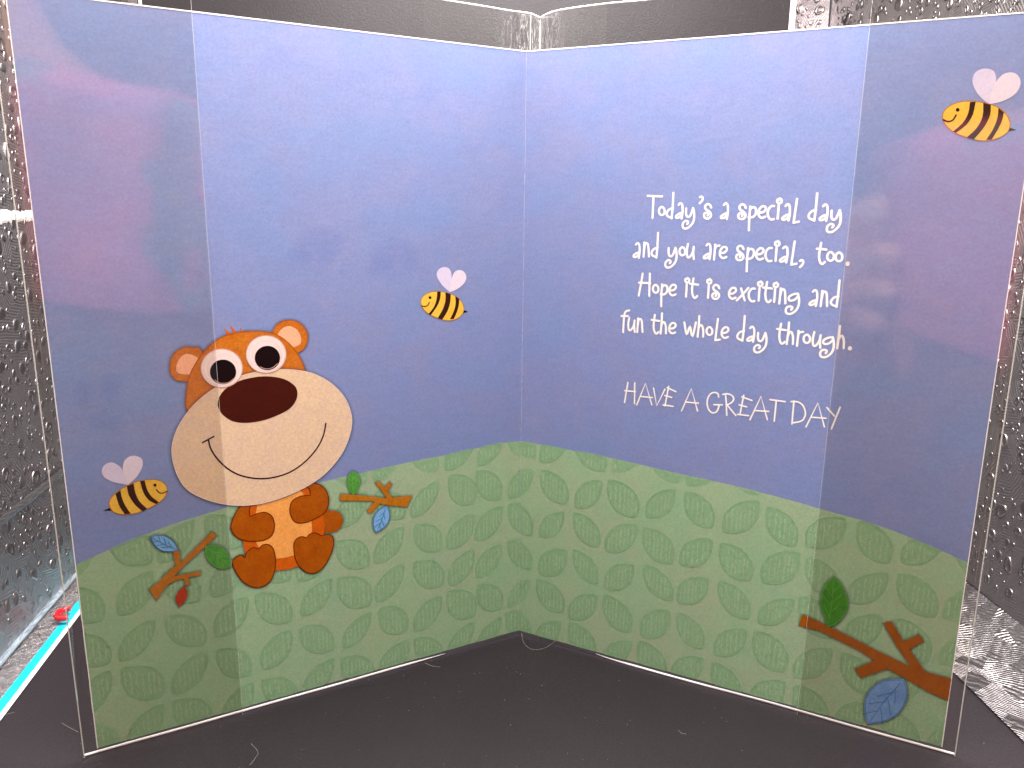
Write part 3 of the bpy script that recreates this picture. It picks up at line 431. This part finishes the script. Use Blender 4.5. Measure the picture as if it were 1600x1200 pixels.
# hills with their leaf pattern
for side, pts, pg in ((-1, D['HILL'][0], pageL), (1, D['HILL'][1], pageR)):
    T = hill_line(side)
    def htop(u):
        for a, b in zip(T, T[1:]):
            if a[0] <= u <= b[0]: return a[1]+(b[1]-a[1])*(u-a[0])/max(1e-6, b[0]-a[0])
        return T[-1][1]
    hill = bm_obj("hill_print", sheet_bm(side, [(0, 0)]+[(W, 0)]+T[::-1], 0.0), M_hill, pg)
    rows = {64.5: 1, 51.8: 0, 39.2: 1, 27.2: 1, 14.5: 0, 2.2: 1, -10.0: 1}
    SV, SF = [], []
    for r, (v0, typ) in enumerate(rows.items()):
        for k in range(-12, 13):
            if (side < 0) != (k < 0) and k != 0: continue
            uc = abs(k)*11.25 if side > 0 else (abs(k)*10.9 if abs(k) < 2 else 20.5+(abs(k)-2)*11.3)
            kk = k if k >= -1 else k+1
            ori = (kk % 2 == 0) if typ else (kk % 2 == 1)
            rg = random.Random(k*31+r*7)
            cx, cy = uc+rg.uniform(-.5, .5), v0+rg.uniform(-.6, .6)
            sx = (1 if ori else -1)*(-1 if side > 0 else 1)            # leaning \ or / as seen from the front
            wdt, hgt = 4.3+rg.uniform(-.4, .4), 5.1+rg.uniform(-.4, .3); fat = 3.3 + rg.uniform(-.3, .5) + (0.5 if ori else 0)
            lens = []
            for q in range(20):
                a = 2*math.pi*q/20; s = math.cos(a); tt = math.sin(a)
                along = s; across = tt*abs(tt)**0.55*(1-0.12*s)*fat/4.8
                dx, dy = wdt/6.6, hgt/6.6
                lens.append((cx+sx*(along*wdt)+across*dy*5*-1*(-sx), cy+along*hgt+across*dx*5*(-1)))
            P = []
            for x, y in lens:
                x = min(max(x, 0.03), W-0.05); y = max(y, 0.05)
                y = min(y, htop(x)-0.02); P.append((x, y))
            ar = abs(sum(P[i][0]*P[(i+1) % 20][1]-P[(i+1) % 20][0]*P[i][1] for i in range(20)))/2
            if ar < 3 or cx > W+4 or max(p[1] for p in P)-min(p[1] for p in P) < 1.5: continue
            if k == 0 and side > 0 and ar < 10: continue
            m = flat("leaf_motif", side, P, 0.03, M_motif, pg, 6.0)
            if ar > 30:
                inner = [(cx+(x-cx)*0.94, cy+(y-cy)*0.94) for x, y in P]
                stroke("leaf_motif_rim", side, [inner], 0.5, 0.05, M_motif_rim, pg, closed=True)
            # hand-drawn upright scribbles inside the motif
            x = min(p[0] for p in P)+1.3
            while x < max(p[0] for p in P)-0.9:
                ys = []
                for (x0, y0), (x1, y1) in zip(P, P[1:]+P[:1]):
                    if (x0-x)*(x1-x) < 0: ys.append(y0+(y1-y0)*(x-x0)/(x1-x0))
                if len(ys) >= 2 and max(ys)-min(ys) > 3:
                    lo, hi = min(ys)+0.9+rg.random(), max(ys)-0.9-rg.random(); z_ = lo
                    while z_ < hi-0.6:
                        z2 = min(hi, z_+rg.uniform(0.8, 3.2)); Q = [(x+rg.uniform(-.17, .17), z_+(z2-z_)*q/3) for q in range(4)]
                        if min(q[0] for q in Q) > 0.3 and max(q[0] for q in Q) < W-0.3: ribbon_geo(side, Q, rg.uniform(0.24, 0.50), 0.056, SV, SF)
                        z_ = z2+rg.uniform(0.3, 1.0)
                x += rg.uniform(0.95, 1.5)
    o = mesh_obj("motif_scribbles", SV, SF, M_motif_st, pg); o['kind'] = 'stuff'

# ---- bear on the left page
bear = flat("bear_print", -1, smooth(D['bear_head'], 4), 0.12, M_fur, card)
bear['label'] = "printed orange bear sitting on the hill with big eyes and a wide smile"
def bp(name, key, off, mat, corners=(), line=None, hl=None, lw=0.28):
    P = smooth(D[key], 4, corners)
    o = flat(name, -1, P, off, mat, bear)
    if line: stroke(name+"_outline", -1, [P], lw, off+0.012, line, bear, closed=True)
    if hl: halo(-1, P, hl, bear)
    return o
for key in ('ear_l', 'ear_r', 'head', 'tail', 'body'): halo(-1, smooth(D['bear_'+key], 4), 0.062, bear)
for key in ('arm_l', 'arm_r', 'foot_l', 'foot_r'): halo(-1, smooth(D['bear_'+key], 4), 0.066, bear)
bp("ear", 'bear_ear_l', 0.08, M_fur, line=M_furdk, lw=0.2); bp("ear_inside", 'bear_ear_li', 0.10, M_pink)
bp("ear", 'bear_ear_r', 0.08, M_fur, line=M_furdk, lw=0.2); bp("ear_inside", 'bear_ear_ri', 0.10, M_pink)
flat("hair_tuft", -1, [(u, v+(1.0 if i in (2, 5, 8) else 0.3)) for i, (u, v) in enumerate(D['bear_hair'])], 0.105, M_body, bear)
stroke("head_outline", -1, [smooth(D['bear_head'], 4)[:52]], 0.3, 0.128, M_furdk, bear)
bp("tail", 'bear_tail', 0.08, M_furdk); bp("body", 'bear_body', 0.10, M_body); bp("belly", 'bear_belly', 0.12, M_belly)
bp("arm", 'bear_arm_l', 0.14, M_furdk, (12,), M_line); bp("arm", 'bear_arm_r', 0.14, M_furdk, (13,), M_line)
bp("foot", 'bear_foot_l', 0.14, M_furdk, (3, 6), M_line); bp("foot", 'bear_foot_r', 0.14, M_furdk, (3, 6), M_line)
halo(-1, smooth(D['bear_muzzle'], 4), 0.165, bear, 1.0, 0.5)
bp("muzzle", 'bear_muzzle', 0.18, M_muz, line=M_eyer, lw=0.14); bp("nose", 'bear_nose', 0.21, M_nose)
stroke("smile", -1, [smooth(D['bear_smile'], 5, closed=False), D['bear_tick']], 0.40, 0.21, M_smile, bear)
for eo, ei, pu, arc in D['eyes']:
    e = flat("eye", -1, eo, 0.23, M_eyew, bear); stroke("eye_rim", -1, [eo], 0.22, 0.24, M_eyeo, bear, closed=True)
    stroke("eye_ring", -1, [ei], 0.30, 0.246, M_eyer, bear, closed=True)
    flat("pupil", -1, pu, 0.26, M_black, bear); stroke("eye_glint", -1, [smooth(arc, 3, closed=False)], 0.22, 0.275, M_eyeo, bear)

# ---- twigs with leaves
def veins(side, P, tip, base, off, mat, parent, wd=0.22):
    a, b = Vector(P[tip]), Vector(P[base]); ax = b-a; n = Vector((-ax.y, ax.x)).normalized(); L = ax.length; st = []
    st.append([tuple(a+ax*0.06), tuple(a+ax*0.5+n*L*0.02), tuple(a+ax*0.90)])
    for t, s in ((0.30, 1), (0.36, -1), (0.50, 1), (0.56, -1), (0.70, 1), (0.76, -1)):
        p = a+ax*t; w_ = L*0.17*math.sin(math.pi*min(t, 0.8)); st.append([tuple(p), tuple(p-ax*0.09+n*s*w_*0.5), tuple(p-ax*0.20+n*s*w_)])
    stroke("leaf_veins", side, st, wd, off, mat, parent)
def twig(side, T, mt, leaves, label, ink=0.5):
    root = flat("twig_print", side, clipu(T[0]), 0.13, mt, card); root['label'] = label
    for k, P in enumerate(T):
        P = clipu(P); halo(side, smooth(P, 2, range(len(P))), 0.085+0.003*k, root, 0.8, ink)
        if k: flat("side_twig", side, P, 0.13+0.006*k, mt, root)
    for P, m, mv, tip, base in leaves:
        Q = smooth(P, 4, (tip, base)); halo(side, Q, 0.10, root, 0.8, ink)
        flat("leaf", side, Q, 0.16, m, root)
        if mv: veins(side, P, tip, base, 0.172, mv, root); stroke("leaf_rim", side, [[(sum(q[0] for q in Q)/len(Q)*0.05+p[0]*0.95, sum(q[1] for q in Q)/len(Q)*0.05+p[1]*0.95) for p in Q]], 0.2, 0.166, mv, root, closed=True)
b = D['br_left']; twig(-1, b['twig'], M_twig, [(b['blue'], M_lb, M_lbv, 0, 5), (b['green'], M_lg, M_lgv, 5, 0), (b['red'], M_lr, None, 4, 0)], "forked brown twig with a blue, a green and a red leaf")
b = D['br_mid']; twig(-1, b['twig'], M_twig, [(b['green'], M_lg, M_lgv, 0, 5), (b['blue'], M_lb, M_lbv, 5, 0)], "small brown twig beside the bear with a green and a blue leaf")
b = D['br_right']; twig(1, b['twig'], M_twigdk, [(b['green'], M_lgdk, M_lg, 0, 5), (b['blue'], M_lbdk, M_lbv, 5, 0)], "large brown branch at the right page's lower corner")

# ---- bees
names = ["smallest bee, right of the bear", "large bee at the right page's top corner", "bee flying left of the bear"]
for (side, B), lab in zip(D['bees'], names):
    bd = smooth(B['body'], 4)
    bee = flat("bee_print", side, bd, 0.10, M_beey, card); bee['label'] = lab
    flat("wing", side, smooth(B['wings'][0], 4, (0,)), 0.08, M_wing, bee); flat("wing", side, smooth(B['wings'][1], 4, (0,)), 0.09, M_wing2, bee)
    for P in B['stripes']: flat("stripe", side, smooth(P, 3, (0, 1, 4, 5)), 0.125, M_beeb, bee)
    flat("sting", side, B['sting'], 0.085, M_black, bee); flat("eye", side, B['eye'], 0.125, M_black, bee)
    wd = 0.42 if side > 0 else 0.34
    stroke("smile", side, [smooth(B['smile'], 4, closed=False)], wd*0.8, 0.128, M_beeb, bee)
    stroke("body_outline", side, [bd], 0.16, 0.115, M_twig, bee, closed=True)

# ---- the verse, letter by letter
lw = 0.56
texts = ["Today's a special day", "and you are special, too.", "Hope it is exciting and", "fun the whole day through."]
for li, line in enumerate(D['LINES']):
    V, F = [], []
    for ci, (g, u0, v0) in enumerate(line):
        for k, s in enumerate(D['GLYPHS'][g]):
            P = [(u0+q[0], v0+q[1]) for q in s]
            closed = len(P) > 5 and math.dist(P[0], P[-1]) < 0.02
            wd = 0.95 if g == '.' else (0.58 if (g == 'i' and k == 1) else lw)
            if len(P) > 3: P = smooth(P[:-1], 4, closed=True) if closed else smooth(P, 4, closed=False)
            ribbon_geo(1, P, wd, 0.08+0.006*k, V, F, closed)
    o = mesh_obj("verse_line", V, F, M_white, card); o['label'] = "white hand-lettered words: "+texts[li]
V, F = [], []
for ch in D['LAST']:
    for k, s in enumerate(ch):
        P = smooth(s, 4, closed=False) if len(s) > 3 else s
        ribbon_geo(1, P, 0.41, 0.08+0.006*k, V, F)
o = mesh_obj("verse_line", V, F, M_white, card); o['label'] = "thin white capitals: HAVE A GREAT DAY"

# ---- cover print behind the left page, which shines through faintly
for P in D['GHOST']:
    flat("cover_print", -1, P, -0.42, M_showthrough, card)

# ================================================================== clear plastic sleeve
sleeve = empty("plastic_sleeve")
tag(sleeve, "clear plastic sleeve wrapped behind the open card, its flaps folded over both outer margins", "plastic sleeve")
SP = {-1: [(4.3, 8.1), (2.2, 4.6), (0.2, 2.4), (-4.6, 0.3), (-12, -4.2), (-21, -9.2)], 1: [(4.3, 8.1), (5.4, 4.2), (6.8, 1.2), (9.5, -2.2), (15, -6.2), (22, -10.4)]}
VT, VB = 188.2, -1.75
def sleeve_row(side, v, off=-0.9):
    """Back sheet's path at height v: pinched spine first, then along the back of the page."""
    pts = [(x + LEAN[0]*v, y + LEAN[1]*v) for x, y in SP[side]]
    for i in range(13):
        u = 31+(125.9-31)*i/12; p = S(side, u, v, off + 0.35*noise.noise((u*0.03, v*0.01, side*9)) ); pts.append((p[0], p[1]))
    q = smooth(pts, 3, (0,), closed=False)
    return [(x, y, Z0+v) for x, y in q]
hv = [VB+(VT-VB)*j/12 for j in range(13)]
for side in (-1, 1):
    R = [sleeve_row(side, v) for v in hv]; n = len(R[0])
    mesh_obj("back_sheet", [p for r in R for p in r], [(j*n+i, j*n+i+1, (j+1)*n+i+1, (j+1)*n+i) for j in range(12) for i in range(n-1)], M_film, sleeve, True)
    bs = sleeve.children[-1] if False else [c for c in sleeve.children if c.name.startswith("back_sheet")][-1]
    bs.data.materials.append(M_spine_hl)
    for k, p in enumerate(bs.data.polygons):
        if k % (n-1) < 11: p.material_index = 1
    V = []; nu = 18
    for v in hv:
        for i in range(nu+1):
            u = 87.4+(125.6-87.4)*i/nu; V.append(S(side, u, v, 0.75+0.25*noise.noise((u*0.04, v*0.02, side*3))))
        V.append(S(side, 125.95, v, 0.35)); V.append(S(side, 126.0, v, -0.2)); V.append(S(side, 125.9, v, -0.9))
    n = nu+4
    mesh_obj("flap", V, [(j*n+i, j*n+i+1, (j+1)*n+i+1, (j+1)*n+i) for j in range(12) for i in range(n-1)], M_flap, sleeve, True)
def tube(name, P, r, mat, parent, n=6):
    V, F = [], []; P = [Vector(p) for p in P]
    r0 = r
    for i, p in enumerate(P):
        r = r0(i/(len(P)-1)) if callable(r0) else r0
        t = (P[min(i+1, len(P)-1)]-P[max(i-1, 0)]).normalized()
        a = t.cross(Vector((0, 0, 1))); a = a if a.length > 0.2 else t.cross(Vector((0, 1, 0))); a.normalize(); b_ = t.cross(a)
        for k in range(n):
            w_ = 2*math.pi*k/n; V.append(p+a*r*math.cos(w_)+b_*r*math.sin(w_))
    for i in range(len(P)-1):
        for k in range(n): F.append((i*n+k, i*n+(k+1) % n, (i+1)*n+(k+1) % n, (i+1)*n+k))
    return mesh_obj(name, V, F, mat, parent, True)
for side in (-1, 1):
    foot = sleeve_row(side, VB)
    foot = [(p[0], p[1], 0.32+0.10*noise.noise((p[0]*0.05, 0, 0))) for p in foot]
    tube("bottom_edge", foot[16:], lambda t: 0.33*min(1, 0.15+t*7), M_edge_glow, sleeve)
    tube("top_edge", [(p[0], p[1], Z0+VT) for p in sleeve_row(side, VT)], 0.22, M_edge_glow, sleeve)
    tube("side_fold", [S(side, 126.0, v, -0.1) for v in hv], 0.16, M_fold, sleeve)
    tube("flap_edge", [S(side, 87.4, v, 0.80+0.0) for v in hv], 0.035, M_fold, sleeve)
tube("spine_crease", [(4.3+LEAN[0]*v, 8.0+LEAN[1]*v, Z0+v) for v in hv], 0.12, M_fold, sleeve)
tube("spine_crease", [(1.2+LEAN[0]*v, 3.2+LEAN[1]*v, Z0+v) for v in hv], 0.10, M_fold, sleeve)

# ================================================================== the little light box
SK = -0.105                                     # its left side stands slightly askew
def lx(y): return -159.8+SK*y                   # foot of the left wall
def ex(y): return -149.4+SK*1.07*y              # left edge of the backdrop sheet
YF, YB, ZT = -150.0, 176.0, 306.0
box = empty("light_box", (0, 0, 0))
tag(box, "folding photo light box lined with silver foil embossed like water droplets", "light box")
def grid(name, f, nu, nv, mat, parent, smooth_=False):
    V = [f(i/nu, j/nv) for j in range(nv+1) for i in range(nu+1)]
    return mesh_obj(name, V, [(j*(nu+1)+i, j*(nu+1)+i+1, (j+1)*(nu+1)+i+1, (j+1)*(nu+1)+i) for j in range(nv) for i in range(nu)], mat, parent, smooth_)
wav = lambda a, b, s=1.0: s*noise.noise((a*0.02, b*0.02, s))
XR = 158.6
grid("side_wall", lambda a, b: (lx(YF+(YB-YF)*a)+wav(YF+(YB-YF)*a, ZT*b, 1.6), YF+(YB-YF)*a, ZT*b), 60, 50, M_foil, box, True)
grid("side_wall", lambda a, b: (XR-wav(YF+(YB-YF)*a, ZT*b, 1.7), YF+(YB-YF)*a, ZT*b), 60, 50, M_foil, box, True)
grid("back_wall", lambda a, b: (lx(YB)+(XR-lx(YB))*a, YB-0.5+wav(350*a, ZT*b, 1.4), ZT*b), 60, 50, M_foil, box, True)
grid("roof", lambda a, b: (-175+(XR+175)*a, YF+(YB-YF)*b, ZT+wav(350*a, 300*b, 1.2)), 40, 40, M_foil, box, True)
grid("floor_lining", lambda a, b: (-182+(XR+182)*a, YF-30+(YB+30-YF)*b, -1.0), 1, 1, M_foil_c, box)
def drops(name, place, n, parent, smin, smax, hollow=0.0):
    """Embossed droplets: low domes with an uneven, slightly sagging outline."""
    V, F = [], []; rg = random.Random(len(name)*n)
    taken = {}
    for _ in range(n):
        a, b_ = rg.random(), rg.random(); s = smin+(smax-smin)*rg.random()**2.4
        c, ax, ay, nn = place(a, b_)
        if c is None: continue
        key = (round((c@ax)/ (1.1)), round((c@ay)/(1.1))); bad = False
        R_ = int(s/1.1)+1
        for dx in range(-R_-2, R_+3):
            for dy in range(-R_-2, R_+3):
                q = taken.get((key[0]+dx, key[1]+dy))
                if q and (q[0]-c).length < (q[1]+s)*1.2: bad = True; break
            if bad: break
        if bad: continue
        taken[key] = (c, s)
        el = 1+0.55*rg.random(); th = rg.uniform(-0.5, 0.5); base = len(V); ph = rg.uniform(0, 6)
        cup = rg.random() < hollow
        for ring, hh in (((1.0, 0.0), (0.86, 0.26), (0.68, 0.03)) if cup else ((1.0, 0.0), (0.80, 0.17), (0.55, 0.20))):
            for k in range(10):
                w_ = 2*math.pi*k/10; rr = s*ring*(1+0.16*math.sin(2*w_+ph)+0.10*math.sin(3*w_+ph*2))
                x, y = rr*math.cos(w_), rr*math.sin(w_)*el*(1.12 if math.sin(w_) < 0 else 0.92)
                x, y = x*math.cos(th)-y*math.sin(th), x*math.sin(th)+y*math.cos(th)
                V.append(c+ax*x+ay*y+nn*(0.05+hh*s))
        V.append(c+nn*(0.05+(0.0 if cup else 0.18)*s))
        for q in range(2):
            for k in range(10): F.append((base+q*10+k, base+q*10+(k+1) % 10, base+(q+1)*10+(k+1) % 10, base+(q+1)*10+k))
        for k in range(10): F.append((base+20+k, base+20+(k+1) % 10, base+30))
    o = mesh_obj(name, V, F, M_drop, parent, True); o['kind'] = 'stuff'; return o
X_, Y_, Z_ = Vector((1, 0, 0)), Vector((0, 1, 0)), Vector((0, 0, 1))
def pl(a, b_):
    y, z = -80+250*a, 4+270*b_; return Vector((lx(y)+wav(y, z, 1.6), y, z)), Y_, Z_, X_
def pr(a, b_):
    y, z = -80+250*a, 15+265*b_; return Vector((XR-wav(y, z, 1.7), y, z)), Y_, Z_, -X_
def pb(a, b_):
    x, z = lx(YB)+4+(XR-lx(YB)-8)*a, 150+150*b_
    if ex(YB)+4 < x < 128: return None, None, None, None
    return Vector((x, YB-0.8+wav(350*(x-lx(YB))/(XR-lx(YB)), z, 1.4)-0.4, z)), X_, Z_, -Y_
drops("embossed_droplets", pl, 7000, box, 0.6, 2.2, 0.3)
drops("embossed_droplets", pr, 7000, box, 0.6, 2.4, 0.9)
drops("embossed_droplets", pb, 4000, box, 0.6, 2.2, 0.5)
# stitched seam across the left wall, and the creases near its foot
grid("wall_seam", lambda a, b: (lx(-90+240*a)+0.9+0.7*math.sin(math.pi*b)+0.35*noise.noise((a*220, b*4, 5))+wav(240*a, 0, 1.6), -90+240*a, 131.0+4.2*b+0.5*noise.noise((a*90, b*3, 0))), 220, 6, M_seam, box, True)
grid("wall_crease", lambda a, b: (lx(-60+200*a)+0.9+0.35*math.sin(math.pi*b), -60+200*a, 41.0+3.0*b), 60, 4, M_foil, box, True)
# foil margins on the floor beside the backdrop sheet
def crump(x, y, s): return 0.6+s*(noise.noise((x*0.16, y*0.16, 2))+0.5*noise.noise((x*0.5, y*0.5, 7)))
grid("floor_margin", lambda a, b: ((lx(YF+310*b))+(ex(YF+310*b)-2.0-lx(YF+310*b))*a, YF+310*b, 0.1+(crump(12*a, 310*b, 1.1)-0.1)*(1-a)**0.5), 14, 260, M_foil_c, box, True)
grid("floor_margin", lambda a, b: (131.5+(XR-131.5)*a, YF+310*b, 0.5+9.5*max(0, (a-0.35)/0.65)**1.3+0.0*a), 40, 260, M_foil_m, box, True)
# pale blue bound edge at the left wall's foot
V, F = [], []; rg = random.Random(3)
for i in range(700):
    y = -110+230*i/700; x = lx(y)+0.6; r_ = rg.uniform
    p = Vector((x+r_(-.5, .9), y, 2.2+r_(-1, 1.1))); q = p+Vector((r_(-.3, .8), r_(1.2, 3.8), r_(-.3, 1.6))); wv_ = Vector((r_(.1, .3), 0, r_(.12, .32)))
    b0 = len(V); V += [p, p+wv_, q+wv_*0.6, q, p+Vector((.15, .1, .1)), q+Vector((.12, .1, .05))]
    F += [(b0, b0+1, b0+2, b0+3), (b0, b0+4, b0+5, b0+3)]
o = mesh_obj("bound_edge_fibres", V, F, M_blue, box); o['kind'] = 'stuff'
tube("bound_edge", [(lx(y)+0.9, y, 1.9+0.3*noise.noise((y*0.1, 1, 1))) for y in range(-120, 130, 3)], 0.95, M_blue, box, 8)

# ================================================================== backdrop sheet (the ground)
prof = [(YF-90, 0.0)]+[(y, 0.0) for y in range(-220, 111, 10)]
prof += [(112+46*math.sin(a), 46-46*math.cos(a)) for a in [math.pi/2*k/12 for k in range(1, 13)]]+[(158, z) for z in range(60, 300, 20)]
V, F = [], []; nx = 24
for y, z in prof:
    for i in range(nx+1):
        x = ex(y)+(133.0-ex(y))*i/nx; V.append((x, y, z+0.0))
m_ = nx+1
F = [(j*m_+i, j*m_+i+1, (j+1)*m_+i+1, (j+1)*m_+i) for j in range(len(prof)-1) for i in range(nx)]
gnd = mesh_obj("ground", V, F, M_sheet); gnd['kind'] = 'structure'; gnd['label'] = "dark charcoal backdrop sheet under and behind the card"
for nm, d0, d1, mt, lift in (("white_edge", 0.0, 1.5, M_wedge, 0.25), ("cyan_edge", -2.9, -0.0, M_cyan, 0.22)):
    V = []
    for y, z in prof:
        nyz = (0, 1) if z < 1 else ((-1, 0) if z > 46 else (-math.sin((z)/46*1.57), math.cos(z/46*1.57)))
        if nm[0] == 'c' and z > 30: continue
        for d in (d0, d1): V.append((ex(y)+d+0.6, y+nyz[0]*lift, z+nyz[1]*lift))
    o = mesh_obj(nm, V, [(2*i, 2*i+1, 2*i+3, 2*i+2) for i in range(len(V)//2-1)], mt, gnd)
V = []
for y, z in prof:
    nyz = (0, 1) if z < 1 else ((-1, 0) if z > 46 else (-math.sin((z)/46*1.57), math.cos(z/46*1.57)))
    for d in (-0.6, 2.2): V.append((133+d, y+nyz[0]*0.2, z+nyz[1]*0.2 if z > 5 else z-0.3))
mesh_obj("white_edge", V, [(2*i, 2*i+1, 2*i+3, 2*i+2) for i in range(len(prof)-1)], M_wedge, gnd)

# ---- lint and dust on the sheet
V, F = [], []; rg = random.Random(11)
for _ in range(130):
    x, y = rg.uniform(-140, 128), rg.uniform(-75, 0)
    if rg.random() < 0.5: x, y = rg.uniform(-60, 60), rg.uniform(-72, -12)
    r = rg.uniform(0.04, 0.11); b0 = len(V)
    V += [(x-r, y, 0.02), (x, y-r, 0.02), (x+r*1.3, y, 0.02), (x, y+r, 0.02), (x, y, 0.02+r)]
    F += [(b0, b0+1, b0+4), (b0+1, b0+2, b0+4), (b0+2, b0+3, b0+4), (b0+3, b0, b0+4)]
o = mesh_obj("dust_specks", V, F, M_lint); tag(o, "pale dust specks scattered over the charcoal sheet in front of the card", None, None, 'stuff')
fibres = [([(-125.8, -41.4), (-122.9, -43.3), (-119.6, -45.3)], 'short curved pale fibre near the left foreground'),
    ([(-143.3, -37.3), (-142.1, -36.7), (-141.2, -36.2)], 'tiny straight fibre beside the cyan edge'),
    ([(1.2, 1.3), (1.5, -4.2), (3.7, -8.1), (7.4, -8.1), (10.6, -5.2), (12.4, -3.0)], "fine curled hair lying just in front of the card's fold"),
    ([(-29.6, -15.1), (-27.1, -16.9), (-24.7, -17.3)], "short bright fibre left of the fold in the card's shade"),
    ([(-72.5, -51.3), (-69.8, -54.6), (-69.9, -57.2), (-70.5, -59.5)], 'bent hair at the bottom edge of the picture, left of centre'),
    ([(40.9, -49.1), (41.5, -50.5), (42.6, -50.8)], 'tiny bent fibre right of centre in the foreground')]
for i, (P, lab) in enumerate(fibres):
    Q = smooth([(p[0], p[1]) for p in P], 4, closed=False)
    o = tube("lint_fibre", [(p[0], p[1], 0.06) for p in Q], 0.026, M_lint, None, 5)
    tag(o, lab, "fibre", "loose fibres on the charcoal sheet")

# ---- crumpled scrap of red tape on the left floor margin
cx, cy = (-151.8, 14.1)
V, F = [], []
for i in range(19):
    a = math.pi*(0.55+1.15*i/18)
    for k in range(7):
        w_ = 2*math.pi*k/7; r = 1.0+0.5*noise.noise((i*0.6, k*0.9, 1))
        V.append((cx+2.9*math.cos(a)+r*math.cos(w_)*math.cos(a), cy+3.4*math.sin(a)+r*math.cos(w_)*math.sin(a), 2.4+r*math.sin(w_)))
F = [(i*7+k, i*7+(k+1) % 7, (i+1)*7+(k+1) % 7, (i+1)*7+k) for i in range(18) for k in range(7)]+[tuple(range(7)), tuple(range(18*7, 19*7))]
o = mesh_obj("red_clip", V, F, M_red, None, True); tag(o, "glossy curled red clip lying on the foil left of the card", "clip")

# ================================================================== what the flaps mirror: the photographer in front of the box
def fabric():
    m, nt, out = new_mat("pink_floral_fabric")
    f = ramp(nt, noise_tex(nt, 17, 2, 0.5), [(0.56, (0, 0, 0, 1)), (0.61, (1, 1, 1, 1))])
    c = mixc(nt, f, (0.80, 0.22, 0.36, 1), (0.24, 0.34, 0.36, 1))
    d = N(nt, "ShaderNodeBsdfDiffuse"); nt.links.new(c, d.inputs[0]); nt.links.new(d.outputs[0], out.inputs[0]); return m
M_fab = fabric(); M_skin = plain("skin", srgb(226, 168, 142), 0.5)
person = empty("person", (40, -430, 60)); tag(person, "photographer in pink patterned top with one hand raised, mirrored in the sleeve flaps", "person")
def skin_mesh(name, chains, mat, parent, lv=2):
    """Joints joined by edges, a radius at each, grown into one smooth surface."""
    me = bpy.data.meshes.new(name); V, E, Rr = [], [], []
    for ch in chains:
        prev = None
        for q in ch:
            if isinstance(q, int): prev = q; continue
            V.append([c*MM for c in q[:3]]); Rr.append(q[3]*MM)
            if prev is not None: E.append((prev, len(V)-1))
            prev = len(V)-1
    me.from_pydata(V, E, []); o = link(bpy.data.objects.new(name, me), parent)
    sk = o.modifiers.new("skin", 'SKIN'); sk.use_smooth_shade = True
    for i, d in enumerate(me.skin_vertices[0].data): d.radius = (Rr[i], Rr[i]); d.use_root = (i == 0)
    s = o.modifiers.new("subdivision", 'SUBSURF'); s.levels = s.render_levels = lv
    me.materials.append(mat); return o
# torso, neck, head and both arms; one hand is raised beside the camera
px, py = 40, -430
b_ = skin_mesh("body", [
    [(px, py, -160, 120), (px, py, -60, 112), (px, py, 60, 120), (px, py, 125, 92), (px, py-5, 205, 40), (px, py-2, 262, 46), (px, py+12, 300, 70), (px, py+10, 360, 76), (px, py+5, 405, 50)],
    [3, (px-118, py, 136, 42), (px-165, py+20, 60, 36), (px-150, py+95, 40, 30), (-104, -352, 72, 22), (-92, -342, 92, 24), (-80, -336, 108, 22)],
    [3, (px+118, py, 136, 42), (px+160, py+10, 40, 36), (px+120, py+50, -60, 28), (px+100, py+60, -100, 24)],
    [14, (-84, -330, 128, 9), (-70, -322, 138, 8.5), (-56, -320, 136, 7.5)],
    [14, (-72, -330, 112, 9), (-58, -322, 118, 8.5), (-44, -320, 115, 7.5)],
    [14, (-72, -332, 95, 9), (-58, -323, 97, 8.5), (-45, -321, 94, 7.5)],
    [14, (-76, -334, 80, 8.5), (-62, -325, 77, 8), (-52, -322, 74, 7)],
    [13, (-98, -334, 116, 10), (-94, -326, 136, 9), (-88, -322, 152, 8)]], M_skin, person)
# the top: a loose garment round the torso with folds and an uneven hem
def shirt(a, b):
    th = 2*math.pi*a; z = 70+118*b+9*math.sin(th*3+1)*(1-b)
    taper = 1.0 if b < 0.88 else 1.0-0.62*((b-0.88)/0.12)**1.6
    r = 1+0.035*math.sin(th*13+b*5)+0.03*noise.noise((a*14, b*3, 2))
    return (px+152*taper*r*math.cos(th), py+128*taper*r*math.sin(th)-5, z)
grid("top", shirt, 90, 16, M_fab, person, True)
grid("trousers", lambda a, b: (px+132*math.cos(2*math.pi*a)*(1+0.02*math.sin(9*a)), py+116*math.sin(2*math.pi*a), -175+262*b), 60, 10, plain("grey_trousers", (0.16, 0.17, 0.19, 1), 0.8), person, True)
